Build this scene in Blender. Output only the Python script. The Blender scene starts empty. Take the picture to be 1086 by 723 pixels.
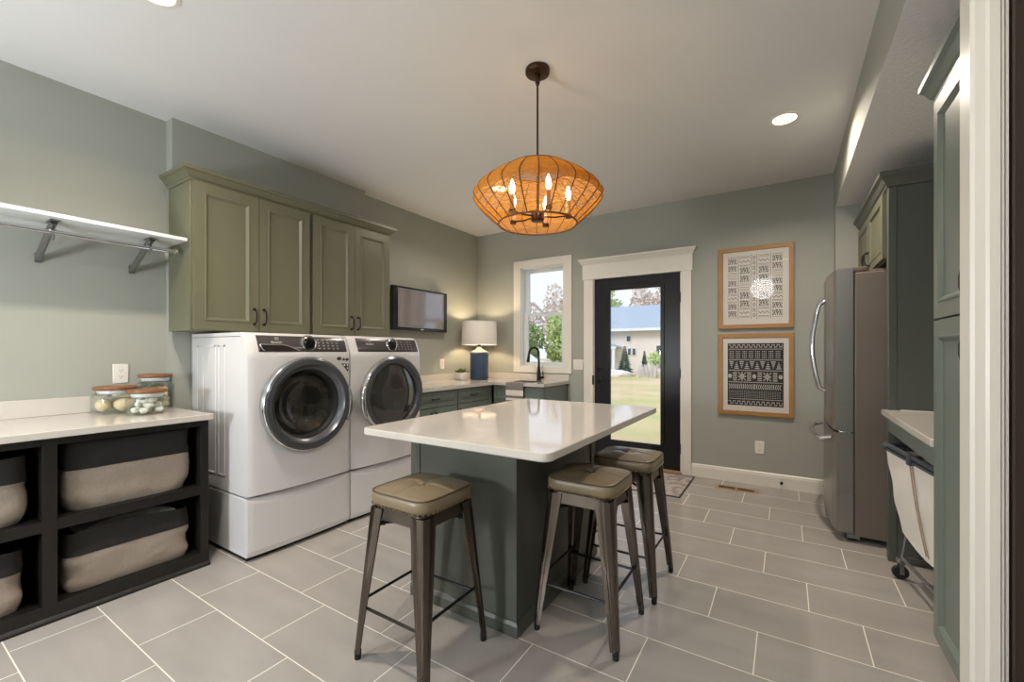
import bpy, bmesh, math, random
from mathutils import Vector, Matrix, noise
R = random.Random(7)
PI = math.pi
SC = bpy.context.scene
COL = SC.collection

# ------------------------------------------------------------------ materials
def lin(c):
    c = c / 255.0
    return c / 12.92 if c <= 0.04045 else ((c + 0.055) / 1.055) ** 2.4
def rgb(*c):
    return (lin(c[0]), lin(c[1]), lin(c[2]), 1.0)

def new_mat(name):
    m = bpy.data.materials.new(name)
    m.use_nodes = True
    nt = m.node_tree
    b = nt.nodes['Principled BSDF']
    return m, nt, b
def node(nt, t, **kw):
    n = nt.nodes.new(t)
    for k, v in kw.items():
        setattr(n, k, v)
    return n
def math_node(nt, op, a, b=None, c=None):
    n = nt.nodes.new('ShaderNodeMath'); n.operation = op
    for i, v in enumerate((a, b, c)):
        if v is None: continue
        if isinstance(v, (int, float)): n.inputs[i].default_value = v
        else: nt.links.new(v, n.inputs[i])
    return n.outputs[0]
def mix_color(nt, fac, a, b):
    n = nt.nodes.new('ShaderNodeMix'); n.data_type = 'RGBA'
    if isinstance(fac, (int, float)): n.inputs[0].default_value = fac
    else: nt.links.new(fac, n.inputs[0])
    for i, v in ((6, a), (7, b)):
        if isinstance(v, tuple): n.inputs[i].default_value = v
        else: nt.links.new(v, n.inputs[i])
    return n.outputs[2]
def mat(name, c, rough=0.5, metal=0.0, c2=None, scale=8.0, stretch=(1, 1, 1), bump=0.0, bump_scale=60.0, spec=0.5, coat=0.0, detail=4.0):
    m, nt, b = new_mat(name)
    b.inputs['Roughness'].default_value = rough
    b.inputs['Metallic'].default_value = metal
    b.inputs['Specular IOR Level'].default_value = spec
    b.inputs['Coat Weight'].default_value = coat
    tc = node(nt, 'ShaderNodeTexCoord')
    mp = node(nt, 'ShaderNodeMapping'); mp.inputs['Scale'].default_value = stretch
    nt.links.new(tc.outputs['Object'], mp.inputs['Vector'])
    if c2 is None:
        c2 = tuple(min(255, max(0, v * 0.95)) for v in c)
    nz = node(nt, 'ShaderNodeTexNoise'); nz.inputs['Scale'].default_value = scale; nz.inputs['Detail'].default_value = detail
    nt.links.new(mp.outputs[0], nz.inputs['Vector'])
    nt.links.new(mix_color(nt, nz.outputs['Fac'], rgb(*c2), rgb(*c)), b.inputs['Base Color'])
    if bump:
        nb = node(nt, 'ShaderNodeTexNoise'); nb.inputs['Scale'].default_value = bump_scale; nb.inputs['Detail'].default_value = 3
        nt.links.new(mp.outputs[0], nb.inputs['Vector'])
        bp = node(nt, 'ShaderNodeBump'); bp.inputs['Strength'].default_value = bump; bp.inputs['Distance'].default_value = 0.01
        nt.links.new(nb.outputs['Fac'], bp.inputs['Height'])
        nt.links.new(bp.outputs[0], b.inputs['Normal'])
    return m
def emit(name, c, s):
    m, nt, b = new_mat(name)
    b.inputs['Base Color'].default_value = rgb(*c)
    b.inputs['Emission Color'].default_value = rgb(*c)
    b.inputs['Emission Strength'].default_value = s
    return m
def pane_glass(name, tint=(250, 252, 252), refl=1.0, rough=0.0, ior=1.45):
    m, nt, b = new_mat(name)
    nt.nodes.remove(b)
    out = nt.nodes['Material Output']
    tr = node(nt, 'ShaderNodeBsdfTransparent'); tr.inputs[0].default_value = rgb(*tint)
    gl = node(nt, 'ShaderNodeBsdfGlossy'); gl.inputs['Roughness'].default_value = rough
    fr = node(nt, 'ShaderNodeLayerWeight'); fr.inputs[0].default_value = .5
    f5 = math_node(nt, 'POWER', fr.outputs['Facing'], 4.0)
    mx = node(nt, 'ShaderNodeMixShader')
    nt.links.new(math_node(nt, 'MULTIPLY', math_node(nt, 'MULTIPLY_ADD', f5, .6, .035), refl), mx.inputs[0])
    nt.links.new(tr.outputs[0], mx.inputs[1]); nt.links.new(gl.outputs[0], mx.inputs[2])
    nt.links.new(mx.outputs[0], out.inputs[0])
    return m
def translucent(name, c, c2, fac, scale=40, stretch=(1, 1, 1)):
    m, nt, b = new_mat(name)
    nt.nodes.remove(b)
    out = nt.nodes['Material Output']
    tc = node(nt, 'ShaderNodeTexCoord'); mp = node(nt, 'ShaderNodeMapping'); mp.inputs['Scale'].default_value = stretch
    nt.links.new(tc.outputs['Object'], mp.inputs[0])
    nz = node(nt, 'ShaderNodeTexNoise'); nz.inputs['Scale'].default_value = scale
    nt.links.new(mp.outputs[0], nz.inputs['Vector'])
    col = mix_color(nt, nz.outputs['Fac'], rgb(*c2), rgb(*c))
    d = node(nt, 'ShaderNodeBsdfDiffuse'); t = node(nt, 'ShaderNodeBsdfTranslucent')
    nt.links.new(col, d.inputs[0]); nt.links.new(col, t.inputs[0])
    mx = node(nt, 'ShaderNodeMixShader'); mx.inputs[0].default_value = fac
    nt.links.new(d.outputs[0], mx.inputs[1]); nt.links.new(t.outputs[0], mx.inputs[2])
    nt.links.new(mx.outputs[0], out.inputs[0])
    return m
def wood(name, c, c2, stretch=(1, 1, 1), rough=0.45, scale=14.0):
    return mat(name, c, rough, c2=c2, scale=scale, stretch=stretch, detail=8.0)

M = {}
M['wall'] = mat('sage_grey_paint', (163, 165, 156), 0.75, c2=(159, 161, 152), scale=3, bump=0.08, bump_scale=180)
M['ceiling'] = mat('ceiling_paint', (226, 226, 226), 0.85, c2=(222, 222, 222), scale=3, bump=0.05, bump_scale=120)
M['trim'] = mat('white_trim_paint', (228, 223, 214), 0.35, c2=(224, 219, 210), scale=4)
M['frame_white'] = mat('white_vinyl', (225, 230, 232), 0.35, scale=5)
M['sage'] = mat('sage_cabinet_paint', (106, 106, 85), 0.34, c2=(102, 103, 82), scale=4)
M['sage_daylit'] = mat('daylit_sage_paint', (112, 122, 114), 0.34, c2=(108, 118, 110), scale=4)  # sage paint again, with the window's cool daylight put into the colour
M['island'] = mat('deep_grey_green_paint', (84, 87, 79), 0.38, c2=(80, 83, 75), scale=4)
M['black_wood'] = mat('black_stained_wood', (26, 23, 22), 0.40, c2=(20, 18, 17), scale=18, stretch=(1, .3, 4))
M['quartz'] = mat('white_quartz', (206, 201, 194), 0.06, c2=(200, 194, 187), scale=22, detail=6)
M['appliance'] = mat('white_enamel', (216, 215, 216), 0.22, c2=(213, 212, 213), scale=3, coat=0.3)
M['appliance_grey'] = mat('grey_door_plastic', (98, 101, 106), 0.26, c2=(92, 95, 100), scale=5, metal=0.5)
M['appliance_dark'] = mat('dark_console_plastic', (74, 70, 70), 0.22, c2=(66, 63, 63), scale=5)
M['dark_glass'] = mat('smoked_drum_steel', (70, 68, 68), 0.3, metal=0.7, scale=20)
M['liner'] = mat('reflection_grey_liner', (158, 156, 156), 0.35, scale=6)  # liner kept pale to stand for grey reflections in the dryer glass
M['drum'] = mat('drum_steel', (150, 146, 142), 0.25, metal=0.9, scale=30)
M['rubber'] = mat('black_rubber', (24, 24, 25), 0.6)
M['gasket'] = mat('dark_grey_gasket', (70, 72, 75), 0.5)
M['chrome'] = mat('chrome', (214, 215, 217), 0.12, metal=1.0)
M['satin'] = mat('satin_nickel', (150, 150, 150), 0.34, metal=0.9)
M['steel'] = mat('stainless_steel', (158, 155, 151), 0.3, metal=0.85, c2=(146, 143, 140), scale=10, stretch=(1, 1, 30))
M['steel_side'] = mat('taupe_fridge_side', (124, 112, 103), 0.4, metal=0.25, c2=(119, 108, 99), scale=6)
M['black_metal'] = mat('matte_black_metal', (26, 25, 26), 0.35, metal=0.4)
M['gunmetal'] = mat('gunmetal_stool_steel', (122, 112, 104), 0.27, metal=1.0, c2=(84, 76, 70), scale=5, stretch=(3, 3, .6))
M['leather'] = mat('tan_grey_leather', (142, 127, 103), 0.32, c2=(126, 111, 88), scale=14, bump=0.12, bump_scale=220)
M['piping'] = mat('brown_piping', (84, 72, 56), 0.5)
M['brass'] = mat('antique_brass', (156, 136, 104), 0.3, metal=0.9)
M['black_plastic'] = mat('glossy_black_plastic', (20, 19, 19), 0.15)
M['plate'] = mat('white_plate_plastic', (232, 228, 220), 0.35)
M['slot'] = mat('dark_slot', (52, 48, 46), 0.6)
M['linen'] = mat('greige_linen', (168, 155, 142), 0.9, c2=(140, 128, 117), scale=120, stretch=(1, 1, 1), bump=0.25, bump_scale=400)
M['band'] = mat('charcoal_canvas', (32, 29, 28), 0.85, c2=(26, 24, 23), scale=60, bump=0.1, bump_scale=300)
M['cloth_white'] = mat('white_cloth', (226, 230, 232), 0.9, scale=30, bump=0.15, bump_scale=90)
M['canvas'] = mat('white_canvas', (238, 234, 228), 0.85, c2=(230, 225, 218), scale=10, bump=0.15, bump_scale=40)
M['strap'] = mat('taupe_strap', (168, 146, 126), 0.8)
M['rail'] = mat('slate_grey_rail', (74, 80, 88), 0.4, metal=0.3)
M['lid_wood'] = wood('acacia_lid', (150, 100, 58), (104, 66, 38), stretch=(1, 6, 1))
M['frame_wood'] = wood('honey_oak', (176, 131, 74), (152, 108, 56), stretch=(1, 1, 1), scale=9)
M['paper'] = mat('white_paper', (226, 218, 211), 0.6, scale=3)
M['ink'] = mat('grey_ink', (96, 92, 86), 0.6)
M['print_black'] = mat('black_print', (14, 14, 16), 0.5)
M['print_white'] = mat('bone_print', (190, 184, 176), 0.6)
M['jar_glass'] = pane_glass('clear_jar_glass', (252, 254, 252), 1.0)
M['pane'] = pane_glass('window_pane_glass', (248, 250, 251), 1.0)
M['art_glass'] = pane_glass('picture_glass', (252, 252, 252), 0.4)
M['door_glass'] = pane_glass('smoked_washer_glass', (212, 212, 212), 1.6)
M['dryer_glass'] = pane_glass('grey_dryer_glass', (176, 178, 180), 3.2)
M['lamp_blue'] = mat('navy_ceramic', (52, 74, 102), 0.5, c2=(44, 64, 90), scale=40, bump=0.12, bump_scale=90)
M['lamp_neck'] = mat('pale_wood_neck', (196, 178, 160), 0.5)
M['pot'] = mat('white_speckled_pot', (226, 222, 216), 0.55, c2=(206, 202, 196), scale=120)
M['plant'] = mat('succulent_green', (96, 124, 66), 0.5, c2=(66, 98, 50), scale=30)
M['soil'] = mat('dark_soil', (60, 50, 42), 0.9)
M['shade_fabric'] = translucent('white_linen_shade', (232, 229, 225), (226, 223, 218), 0.10, 90)
M['rope'] = translucent('woven_rope', (230, 186, 104), (200, 148, 62), 0.48, 60)
M['rib'] = mat('brown_wrapped_wire', (112, 66, 26), 0.6)
M['bronze'] = mat('oil_rubbed_bronze', (70, 46, 32), 0.32, metal=0.7)
M['sleeve'] = mat('tan_candle_sleeve', (178, 132, 92), 0.5)
M['bulb'] = emit('warm_bulb', (255, 226, 180), 1.0)
M['lamp_bulb'] = emit('lamp_bulb_glow', (255, 226, 186), 1.0)
M['can_lens'] = emit('can_light_lens', (255, 226, 186), 1.0)
M['door_paint'] = mat('near_black_door', (32, 32, 35), 0.30, c2=(28, 28, 31), scale=4, spec=0.25)
M['dark_door'] = mat('dark_brown_door', (52, 38, 30), 0.4, c2=(44, 32, 26), scale=12, stretch=(1, 1, .2))
M['vent_tan'] = mat('tan_register', (176, 142, 104), 0.45)
M['vent_dark'] = mat('brown_grille', (84, 62, 46), 0.5)
M['rug_edge'] = mat('dark_rug_binding', (62, 58, 56), 0.9)
M['screen'] = mat('tv_screen', (118, 108, 112), 0.08, c2=(112, 103, 107), scale=2, spec=0.9)
M['screen'].node_tree.nodes['Principled BSDF'].inputs['IOR'].default_value = 1.9
M['bezel_silver'] = mat('tv_silver_edge', (150, 146, 148), 0.3, metal=0.5)
M['egg'] = mat('cream_soap', (226, 206, 172), 0.5)
M['cotton'] = mat('cotton_white', (232, 228, 220), 0.9, bump=0.2, bump_scale=60)
M['shell'] = mat('toasted_cream', (206, 172, 122), 0.7, c2=(226, 200, 160), scale=30)
M['towel'] = None
M['sink'] = mat('sink_steel', (116, 118, 120), 0.35, metal=0.7)
M['siding'] = mat('beige_siding', (222, 212, 206), 0.8, scale=2)
M['roof'] = mat('blue_grey_shingle', (164, 176, 192), 0.9, c2=(146, 160, 178), scale=6)
M['leaf'] = mat('hazed_leaf', (158, 180, 118), 0.8, c2=(128, 156, 98), scale=.8)  # green lightened, putting distant haze into the colour
M['leaf_pale'] = mat('pale_hazed_leaf', (200, 212, 150), 0.8, c2=(172, 194, 128), scale=.8)  # paler green, likewise lightened as painted haze
M['leaf_dark'] = mat('blue_spruce_needle', (84, 116, 92), 0.8, c2=(66, 98, 78), scale=.8)
M['twig'] = mat('hazed_pink_twig', (228, 216, 210), 0.9, c2=(216, 206, 196), scale=1)  # twig colour lightened to stand for haze in the air
M['bark'] = mat('bark', (112, 98, 86), 0.9)
M['stone'] = mat('pale_landscape_stone', (216, 208, 204), 0.9, scale=20)
M['car_paint'] = mat('white_car_paint', (232, 232, 232), 0.3)
M['car_glass'] = mat('dark_car_glass', (62, 66, 70), 0.15)

def floor_material():
    m, nt, b = new_mat('grey_porcelain_plank_tile')
    tc = node(nt, 'ShaderNodeTexCoord'); sp = node(nt, 'ShaderNodeSeparateXYZ')
    nt.links.new(tc.outputs['Object'], sp.inputs[0])
    TW, TH, X0, Y0 = 0.594, 0.2985, -0.1057, 2.173
    v = math_node(nt, 'DIVIDE', math_node(nt, 'SUBTRACT', sp.outputs[1], Y0), TH)
    row = math_node(nt, 'FLOOR', v)
    # every next row is pushed a third of a tile sideways
    xs = math_node(nt, 'ADD', math_node(nt, 'SUBTRACT', sp.outputs[0], X0), math_node(nt, 'MULTIPLY', math_node(nt, 'ADD', row, 1.0), TW / 3))
    u = math_node(nt, 'DIVIDE', xs, TW)
    cu = math_node(nt, 'FLOOR', u)
    fu = math_node(nt, 'SUBTRACT', u, cu); fv = math_node(nt, 'SUBTRACT', v, row)
    eu = math_node(nt, 'MULTIPLY', math_node(nt, 'MINIMUM', fu, math_node(nt, 'SUBTRACT', 1.0, fu)), TW)
    ev = math_node(nt, 'MULTIPLY', math_node(nt, 'MINIMUM', fv, math_node(nt, 'SUBTRACT', 1.0, fv)), TH)
    e = math_node(nt, 'MINIMUM', eu, ev)
    grout = math_node(nt, 'LESS_THAN', e, 0.0022)
    cb = node(nt, 'ShaderNodeCombineXYZ'); nt.links.new(cu, cb.inputs[0]); nt.links.new(row, cb.inputs[1])
    wn = node(nt, 'ShaderNodeTexWhiteNoise'); nt.links.new(cb.outputs[0], wn.inputs[0])
    off = node(nt, 'ShaderNodeVectorMath'); off.operation = 'MULTIPLY_ADD'
    nt.links.new(wn.outputs['Color'], off.inputs[0]); off.inputs[1].default_value = (7, 7, 7)
    nt.links.new(tc.outputs['Object'], off.inputs[2])
    mp = node(nt, 'ShaderNodeMapping'); mp.inputs['Scale'].default_value = (1.2, 4.0, 1)
    nt.links.new(off.outputs[0], mp.inputs[0])
    nz = node(nt, 'ShaderNodeTexNoise'); nz.inputs['Scale'].default_value = 2.2; nz.inputs['Detail'].default_value = 5
    nt.links.new(mp.outputs[0], nz.inputs['Vector'])
    base = mix_color(nt, nz.outputs['Fac'], rgb(150, 145, 141), rgb(175, 170, 165))
    tone = mix_color(nt, math_node(nt, 'MULTIPLY', wn.outputs['Value'], 0.25), base, rgb(150, 140, 130))
    nt.links.new(mix_color(nt, grout, tone, rgb(226, 220, 210)), b.inputs['Base Color'])
    nt.links.new(math_node(nt, 'ADD', math_node(nt, 'MULTIPLY', grout, 0.4), 0.24), b.inputs['Roughness'])
    bp = node(nt, 'ShaderNodeBump'); bp.inputs['Strength'].default_value = 0.25; bp.inputs['Distance'].default_value = 0.003; bp.invert = True
    nt.links.new(grout, bp.inputs['Height']); nt.links.new(bp.outputs[0], b.inputs['Normal'])
    return m
M['tile'] = floor_material()

def knockdown():
    m, nt, b = new_mat('knockdown_ceiling_texture')
    b.inputs['Base Color'].default_value = rgb(240, 240, 239); b.inputs['Roughness'].default_value = 0.85
    tc = node(nt, 'ShaderNodeTexCoord')
    nz = node(nt, 'ShaderNodeTexNoise'); nz.inputs['Scale'].default_value = 60; nz.inputs['Detail'].default_value = 3
    nt.links.new(tc.outputs['Object'], nz.inputs['Vector'])
    rp = node(nt, 'ShaderNodeValToRGB'); rp.color_ramp.elements[0].position = .45; rp.color_ramp.elements[1].position = .58
    nt.links.new(nz.outputs['Fac'], rp.inputs[0])
    bp = node(nt, 'ShaderNodeBump'); bp.inputs['Strength'].default_value = 0.28; bp.inputs['Distance'].default_value = 0.003
    nt.links.new(rp.outputs[0], bp.inputs['Height']); nt.links.new(bp.outputs[0], b.inputs['Normal'])
    return m
M['knockdown'] = knockdown()

def stripes(name, axis, bands, total):
    """cloth with woven bands: bands = [(position 0..1, colour)] along an object axis of the given length"""
    m, nt, b = new_mat(name)
    b.inputs['Roughness'].default_value = 0.9
    tc = node(nt, 'ShaderNodeTexCoord'); sp = node(nt, 'ShaderNodeSeparateXYZ')
    nt.links.new(tc.outputs['Object'], sp.inputs[0])
    f = math_node(nt, 'DIVIDE', math_node(nt, 'MULTIPLY', sp.outputs[axis], -1.0), total)
    rp = node(nt, 'ShaderNodeValToRGB'); rp.color_ramp.interpolation = 'CONSTANT'
    el = rp.color_ramp.elements
    while len(el) < len(bands): el.new(0.5)
    for i, (p, c) in enumerate(bands):
        el[i].position = p; el[i].color = rgb(*c)
    nt.links.new(f, rp.inputs[0]); nt.links.new(rp.outputs[0], b.inputs['Base Color'])
    return m
M['towel'] = stripes('striped_hand_towel', 2, [(0, (128, 122, 118)), (.16, (226, 216, 204)), (.30, (120, 114, 110)), (.36, (226, 216, 204)), (.42, (120, 114, 110)), (.455, (226, 216, 204)), (.52, (120, 114, 110)), (.55, (226, 216, 204)), (.62, (120, 114, 110)), (.65, (226, 216, 204)), (.9, (120, 114, 110))], 0.42)

def rug_material():
    m, nt, b = new_mat('faded_grey_rug')
    b.inputs['Roughness'].default_value = 0.95
    tc = node(nt, 'ShaderNodeTexCoord')
    vo = node(nt, 'ShaderNodeTexVoronoi'); vo.inputs['Scale'].default_value = 16
    nt.links.new(tc.outputs['Object'], vo.inputs['Vector'])
    nz = node(nt, 'ShaderNodeTexNoise'); nz.inputs['Scale'].default_value = 40; nz.inputs['Detail'].default_value = 6
    nt.links.new(tc.outputs['Object'], nz.inputs['Vector'])
    a = mix_color(nt, nz.outputs['Fac'], rgb(150, 140, 134), rgb(204, 192, 184))
    nt.links.new(mix_color(nt, math_node(nt, 'GREATER_THAN', vo.outputs['Distance'], 0.5), a, rgb(146, 136, 132)), b.inputs['Base Color'])
    return m
M['rug'] = rug_material()

def lawn_material():
    m, nt, b = new_mat('patchy_spring_lawn')
    b.inputs['Roughness'].default_value = 0.95
    tc = node(nt, 'ShaderNodeTexCoord')
    mp = node(nt, 'ShaderNodeMapping'); mp.inputs['Scale'].default_value = (.25, .55, 1)
    nt.links.new(tc.outputs['Object'], mp.inputs[0])
    nz = node(nt, 'ShaderNodeTexNoise'); nz.inputs['Scale'].default_value = 1.0; nz.inputs['Detail'].default_value = 8
    nt.links.new(mp.outputs[0], nz.inputs['Vector'])
    rp = node(nt, 'ShaderNodeValToRGB'); el = rp.color_ramp.elements
    el[0].position = .38; el[0].color = rgb(172, 178, 112)
    el[1].position = .62; el[1].color = rgb(214, 190, 158)
    e = el.new(.5); e.color = rgb(198, 186, 138)
    nt.links.new(nz.outputs['Fac'], rp.inputs[0])
    n2 = node(nt, 'ShaderNodeTexNoise'); n2.inputs['Scale'].default_value = 9; n2.inputs['Detail'].default_value = 5
    nt.links.new(tc.outputs['Object'], n2.inputs['Vector'])
    nt.links.new(mix_color(nt, math_node(nt, 'MULTIPLY', n2.outputs['Fac'], .5), rp.outputs[0], rgb(190, 168, 132)), b.inputs['Base Color'])
    return m
M['lawn'] = lawn_material()

# ------------------------------------------------------------------ geometry helpers
def vec(*a): return Vector(a)
def box(bm, x0, x1, y0, y1, z0, z1, bev=0.0, seg=2, mi=0):
    if x0 > x1: x0, x1 = x1, x0
    if y0 > y1: y0, y1 = y1, y0
    if z0 > z1: z0, z1 = z1, z0
    vs = [bm.verts.new(p) for p in ((x0, y0, z0), (x1, y0, z0), (x1, y1, z0), (x0, y1, z0), (x0, y0, z1), (x1, y0, z1), (x1, y1, z1), (x0, y1, z1))]
    fs = [bm.faces.new([vs[i] for i in q]) for q in ((0, 3, 2, 1), (4, 5, 6, 7), (0, 1, 5, 4), (1, 2, 6, 5), (2, 3, 7, 6), (3, 0, 4, 7))]
    for f in fs: f.material_index = mi
    if bev > 0:
        es = list({e for f in fs for e in f.edges})
        r = bmesh.ops.bevel(bm, geom=es, offset=bev, segments=seg, profile=0.5, affect='EDGES')
        for f in r['faces']: f.material_index = mi
    return fs
def tube(bm, path, r, seg=8, cap=True, mi=0, closed=False):
    path = [Vector(p) for p in path]
    n = len(path); rs = r if isinstance(r, (list, tuple)) else [r] * n
    rings = []; up = None
    for i, p in enumerate(path):
        if closed: t = path[(i + 1) % n] - path[i - 1]
        elif i == 0: t = path[1] - p
        elif i == n - 1: t = p - path[-2]
        else: t = (path[i + 1] - p).normalized() + (p - path[i - 1]).normalized()
        t.normalize()
        if up is None: up = vec(0, 0, 1) if abs(t.z) < 0.9 else vec(1, 0, 0)
        a = t.cross(up)
        if a.length < 1e-5: a = t.cross(vec(0, 1, 0))
        a.normalize(); b = a.cross(t).normalized(); up = b
        rings.append([bm.verts.new(p + (a * math.cos(k * 2 * PI / seg) + b * math.sin(k * 2 * PI / seg)) * rs[i]) for k in range(seg)])
    m = n if closed else n - 1
    for i in range(m):
        A, B = rings[i], rings[(i + 1) % n]
        for k in range(seg):
            f = bm.faces.new((A[k], A[(k + 1) % seg], B[(k + 1) % seg], B[k])); f.material_index = mi
    if cap and not closed:
        bm.faces.new(rings[0]).material_index = mi; bm.faces.new(rings[-1]).material_index = mi
def lathe(bm, prof, seg=32, c=(0, 0, 0), axis='z', capA=True, capB=True, mi=0, power=2.0):
    c = Vector(c); rings = []
    for r, h in prof:
        ring = []
        for k in range(seg):
            a = k * 2 * PI / seg; x, y = math.cos(a), math.sin(a)
            if power != 2.0:
                q = (abs(x) ** power + abs(y) ** power) ** (-1 / power); x *= q; y *= q
            p = (r * x, r * y, h) if axis == 'z' else ((h, r * x, r * y) if axis == 'x' else (r * y, h, r * x))
            ring.append(bm.verts.new(c + Vector(p)))
        rings.append(ring)
    for A, B in zip(rings, rings[1:]):
        for k in range(seg):
            bm.faces.new((A[k], A[(k + 1) % seg], B[(k + 1) % seg], B[k])).material_index = mi
    if capA: bm.faces.new(rings[0]).material_index = mi
    if capB: bm.faces.new(rings[-1]).material_index = mi
    return rings
def panel(bm, O, U, V, N, w, h, prof, t, mi=0, mi_in=None):
    """a slab of w x h with nested rectangular steps on its face: prof = [(inset, height)]"""
    O, U, V, N = map(Vector, (O, U, V, N))
    loops = []
    for ins, off in [(0, -t)] + list(prof):
        loops.append([bm.verts.new(O + U * a + V * b + N * off) for a, b in ((ins, ins), (w - ins, ins), (w - ins, h - ins), (ins, h - ins))])
    for A, B in zip(loops, loops[1:]):
        for k in range(4):
            bm.faces.new((A[k], A[(k + 1) % 4], B[(k + 1) % 4], B[k])).material_index = mi
    bm.faces.new(loops[0]).material_index = mi
    bm.faces.new(loops[-1]).material_index = mi if mi_in is None else mi_in
def prism(bm, pts, d, mi=0):
    """polygon (3D points) extruded by vector d"""
    d = Vector(d); A = [bm.verts.new(Vector(p)) for p in pts]; B = [bm.verts.new(Vector(p) + d) for p in pts]
    n = len(pts)
    for k in range(n): bm.faces.new((A[k], A[(k + 1) % n], B[(k + 1) % n], B[k])).material_index = mi
    bm.faces.new(A).material_index = mi; bm.faces.new(B).material_index = mi
def sweep(bm, path, prof, mi=0):
    """closed profile [(out, z)] swept along a plan polyline with mitred corners; out is to the right of travel"""
    P = [Vector((p[0], p[1])) for p in path]; rings = []
    for i, p in enumerate(P):
        def nrm(a, b):
            d = (b - a).normalized(); return Vector((d.y, -d.x))
        if i == 0: n = nrm(P[0], P[1]); k = 1
        elif i == len(P) - 1: n = nrm(P[-2], P[-1]); k = 1
        else:
            a, b = nrm(P[i - 1], p), nrm(p, P[i + 1]); n = (a + b).normalized(); k = 1 / max(.3, n.dot(a))
        rings.append([bm.verts.new((p.x + n.x * o * k, p.y + n.y * o * k, z)) for o, z in prof])
    m = len(prof)
    for A, B in zip(rings, rings[1:]):
        for k in range(m): bm.faces.new((A[k], A[(k + 1) % m], B[(k + 1) % m], B[k])).material_index = mi
    bm.faces.new(rings[0]).material_index = mi; bm.faces.new(rings[-1]).material_index = mi
def quad(bm, pts, mi=0):
    bm.faces.new([bm.verts.new(Vector(p)) for p in pts]).material_index = mi
def blob(bm, c, r, sub=2, amp=0.0, fr=6.0, mi=0):
    rr = r if isinstance(r, (tuple, list)) else (r, r, r)
    ret = bmesh.ops.create_icosphere(bm, subdivisions=sub, radius=1.0)
    for v in ret['verts']:
        k = 1 + amp * noise.noise(v.co * fr * 0.5 + Vector(c) * 13)
        v.co = Vector((v.co.x * rr[0] * k + c[0], v.co.y * rr[1] * k + c[1], v.co.z * rr[2] * k + c[2]))
        for f in v.link_faces: f.material_index = mi

def world_loc(o):
    p = Vector((0, 0, 0))
    while o is not None:
        p += o.location; o = o.parent
    return p
def obj(name, bm, mats, parent=None, sharp=35, origin=None, recalc=True):
    """one mesh object; geometry is given in world coordinates and stored relative to its thing's base"""
    if recalc: bmesh.ops.recalc_face_normals(bm, faces=bm.faces[:])
    base = world_loc(parent) if parent else (Vector(origin) if origin else Vector((0, 0, 0)))
    bmesh.ops.translate(bm, verts=bm.verts[:], vec=-base)
    me = bpy.data.meshes.new(name); bm.to_mesh(me); bm.free()
    for m in (mats if isinstance(mats, (list, tuple)) else [mats]):
        me.materials.append(M[m] if isinstance(m, str) else m)
    if sharp is not None:
        me.polygons.foreach_set('use_smooth', [True] * len(me.polygons))
        me.set_sharp_from_angle(angle=math.radians(sharp))
        for pl in me.polygons:
            if pl.area > .006: pl.use_smooth = False
    o = bpy.data.objects.new(name, me); COL.objects.link(o)
    if parent: o.parent = parent
    elif origin: o.location = origin
    return o
def tag(o, label=None, cat=None, group=None, kind=None):
    if label: o['label'] = label
    if cat: o['category'] = cat
    if group: o['group'] = group
    if kind: o['kind'] = kind
    return o
def thing(name, label, cat, loc=(0, 0, 0), group=None, kind=None, rz=0.0):
    o = bpy.data.objects.new(name, None); COL.objects.link(o)
    o.empty_display_size = 0.1
    o.location = loc; o.rotation_euler = (0, 0, rz)
    return tag(o, label, cat, group, kind)
def kids(o): return [c for c in bpy.data.objects if c.parent == o]
def copy_tree(o, parent=None):
    c = o.copy(); COL.objects.link(c); c.parent = parent
    for ch in kids(o): copy_tree(ch, c)
    return c
def B(): return bmesh.new()
def part(name, mats, parent, fn, sharp=35):
    bm = B(); fn(bm); return obj(name, bm, mats, parent, sharp)
def text_mesh(name, s, size, material, parent, O, U, V, ext=0.0004):
    cu = bpy.data.curves.new(name, 'FONT'); cu.body = s; cu.size = size; cu.align_x = 'CENTER'; cu.extrude = ext; cu.resolution_u = 2
    t = bpy.data.objects.new(name, cu); COL.objects.link(t)
    dg = bpy.context.evaluated_depsgraph_get(); me = bpy.data.meshes.new_from_object(t.evaluated_get(dg))
    bpy.data.objects.remove(t); bpy.data.curves.remove(cu)
    U, V = Vector(U).normalized(), Vector(V).normalized(); N = U.cross(V)
    base = world_loc(parent); O = Vector(O)
    for v in me.vertices:
        v.co = O + U * v.co.x + V * v.co.y + N * v.co.z - base
    me.materials.clear(); me.materials.append(M[material])
    o = bpy.data.objects.new(name, me); COL.objects.link(o); o.parent = parent
    return o

# ------------------------------------------------------------------ the room
YB, ZC, XL, XP, XL2 = 4.571, 2.748, -3.457, -3.365, -3.443
YF = -2.2
def struct(name, mats, fn, sharp=None, parent=None):
    bm = B(); fn(bm); o = obj(name, bm, mats, parent, sharp)
    if parent is None: tag(o, kind='structure')
    return o
struct('floor', 'tile', lambda bm: box(bm, -3.6, 1.35, YF, 4.72, -0.12, 0))
struct('ceiling', 'ceiling', lambda bm: box(bm, -3.6, 1.35, YF, 4.72, ZC, ZC + .12))
struct('wall_left', 'wall', lambda bm: box(bm, -3.6, XL, YF, 4.72, 0, ZC))
struct('wall_pilaster', 'wall', lambda bm: box(bm, XL, XP, 1.18, 2.70, 0, ZC))
struct('wall_corner_left', 'wall', lambda bm: box(bm, XL, XL2, 2.70, YB, 0, ZC))
struct('wall_behind', 'wall', lambda bm: box(bm, -3.6, 1.35, YF - .12, YF, 0, ZC))
WX0, WX1, WZ0, WZ1 = -2.768, -2.180, 1.050, 2.255
DX0, DX1, DZ = -1.832, -0.878, 2.046
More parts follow.
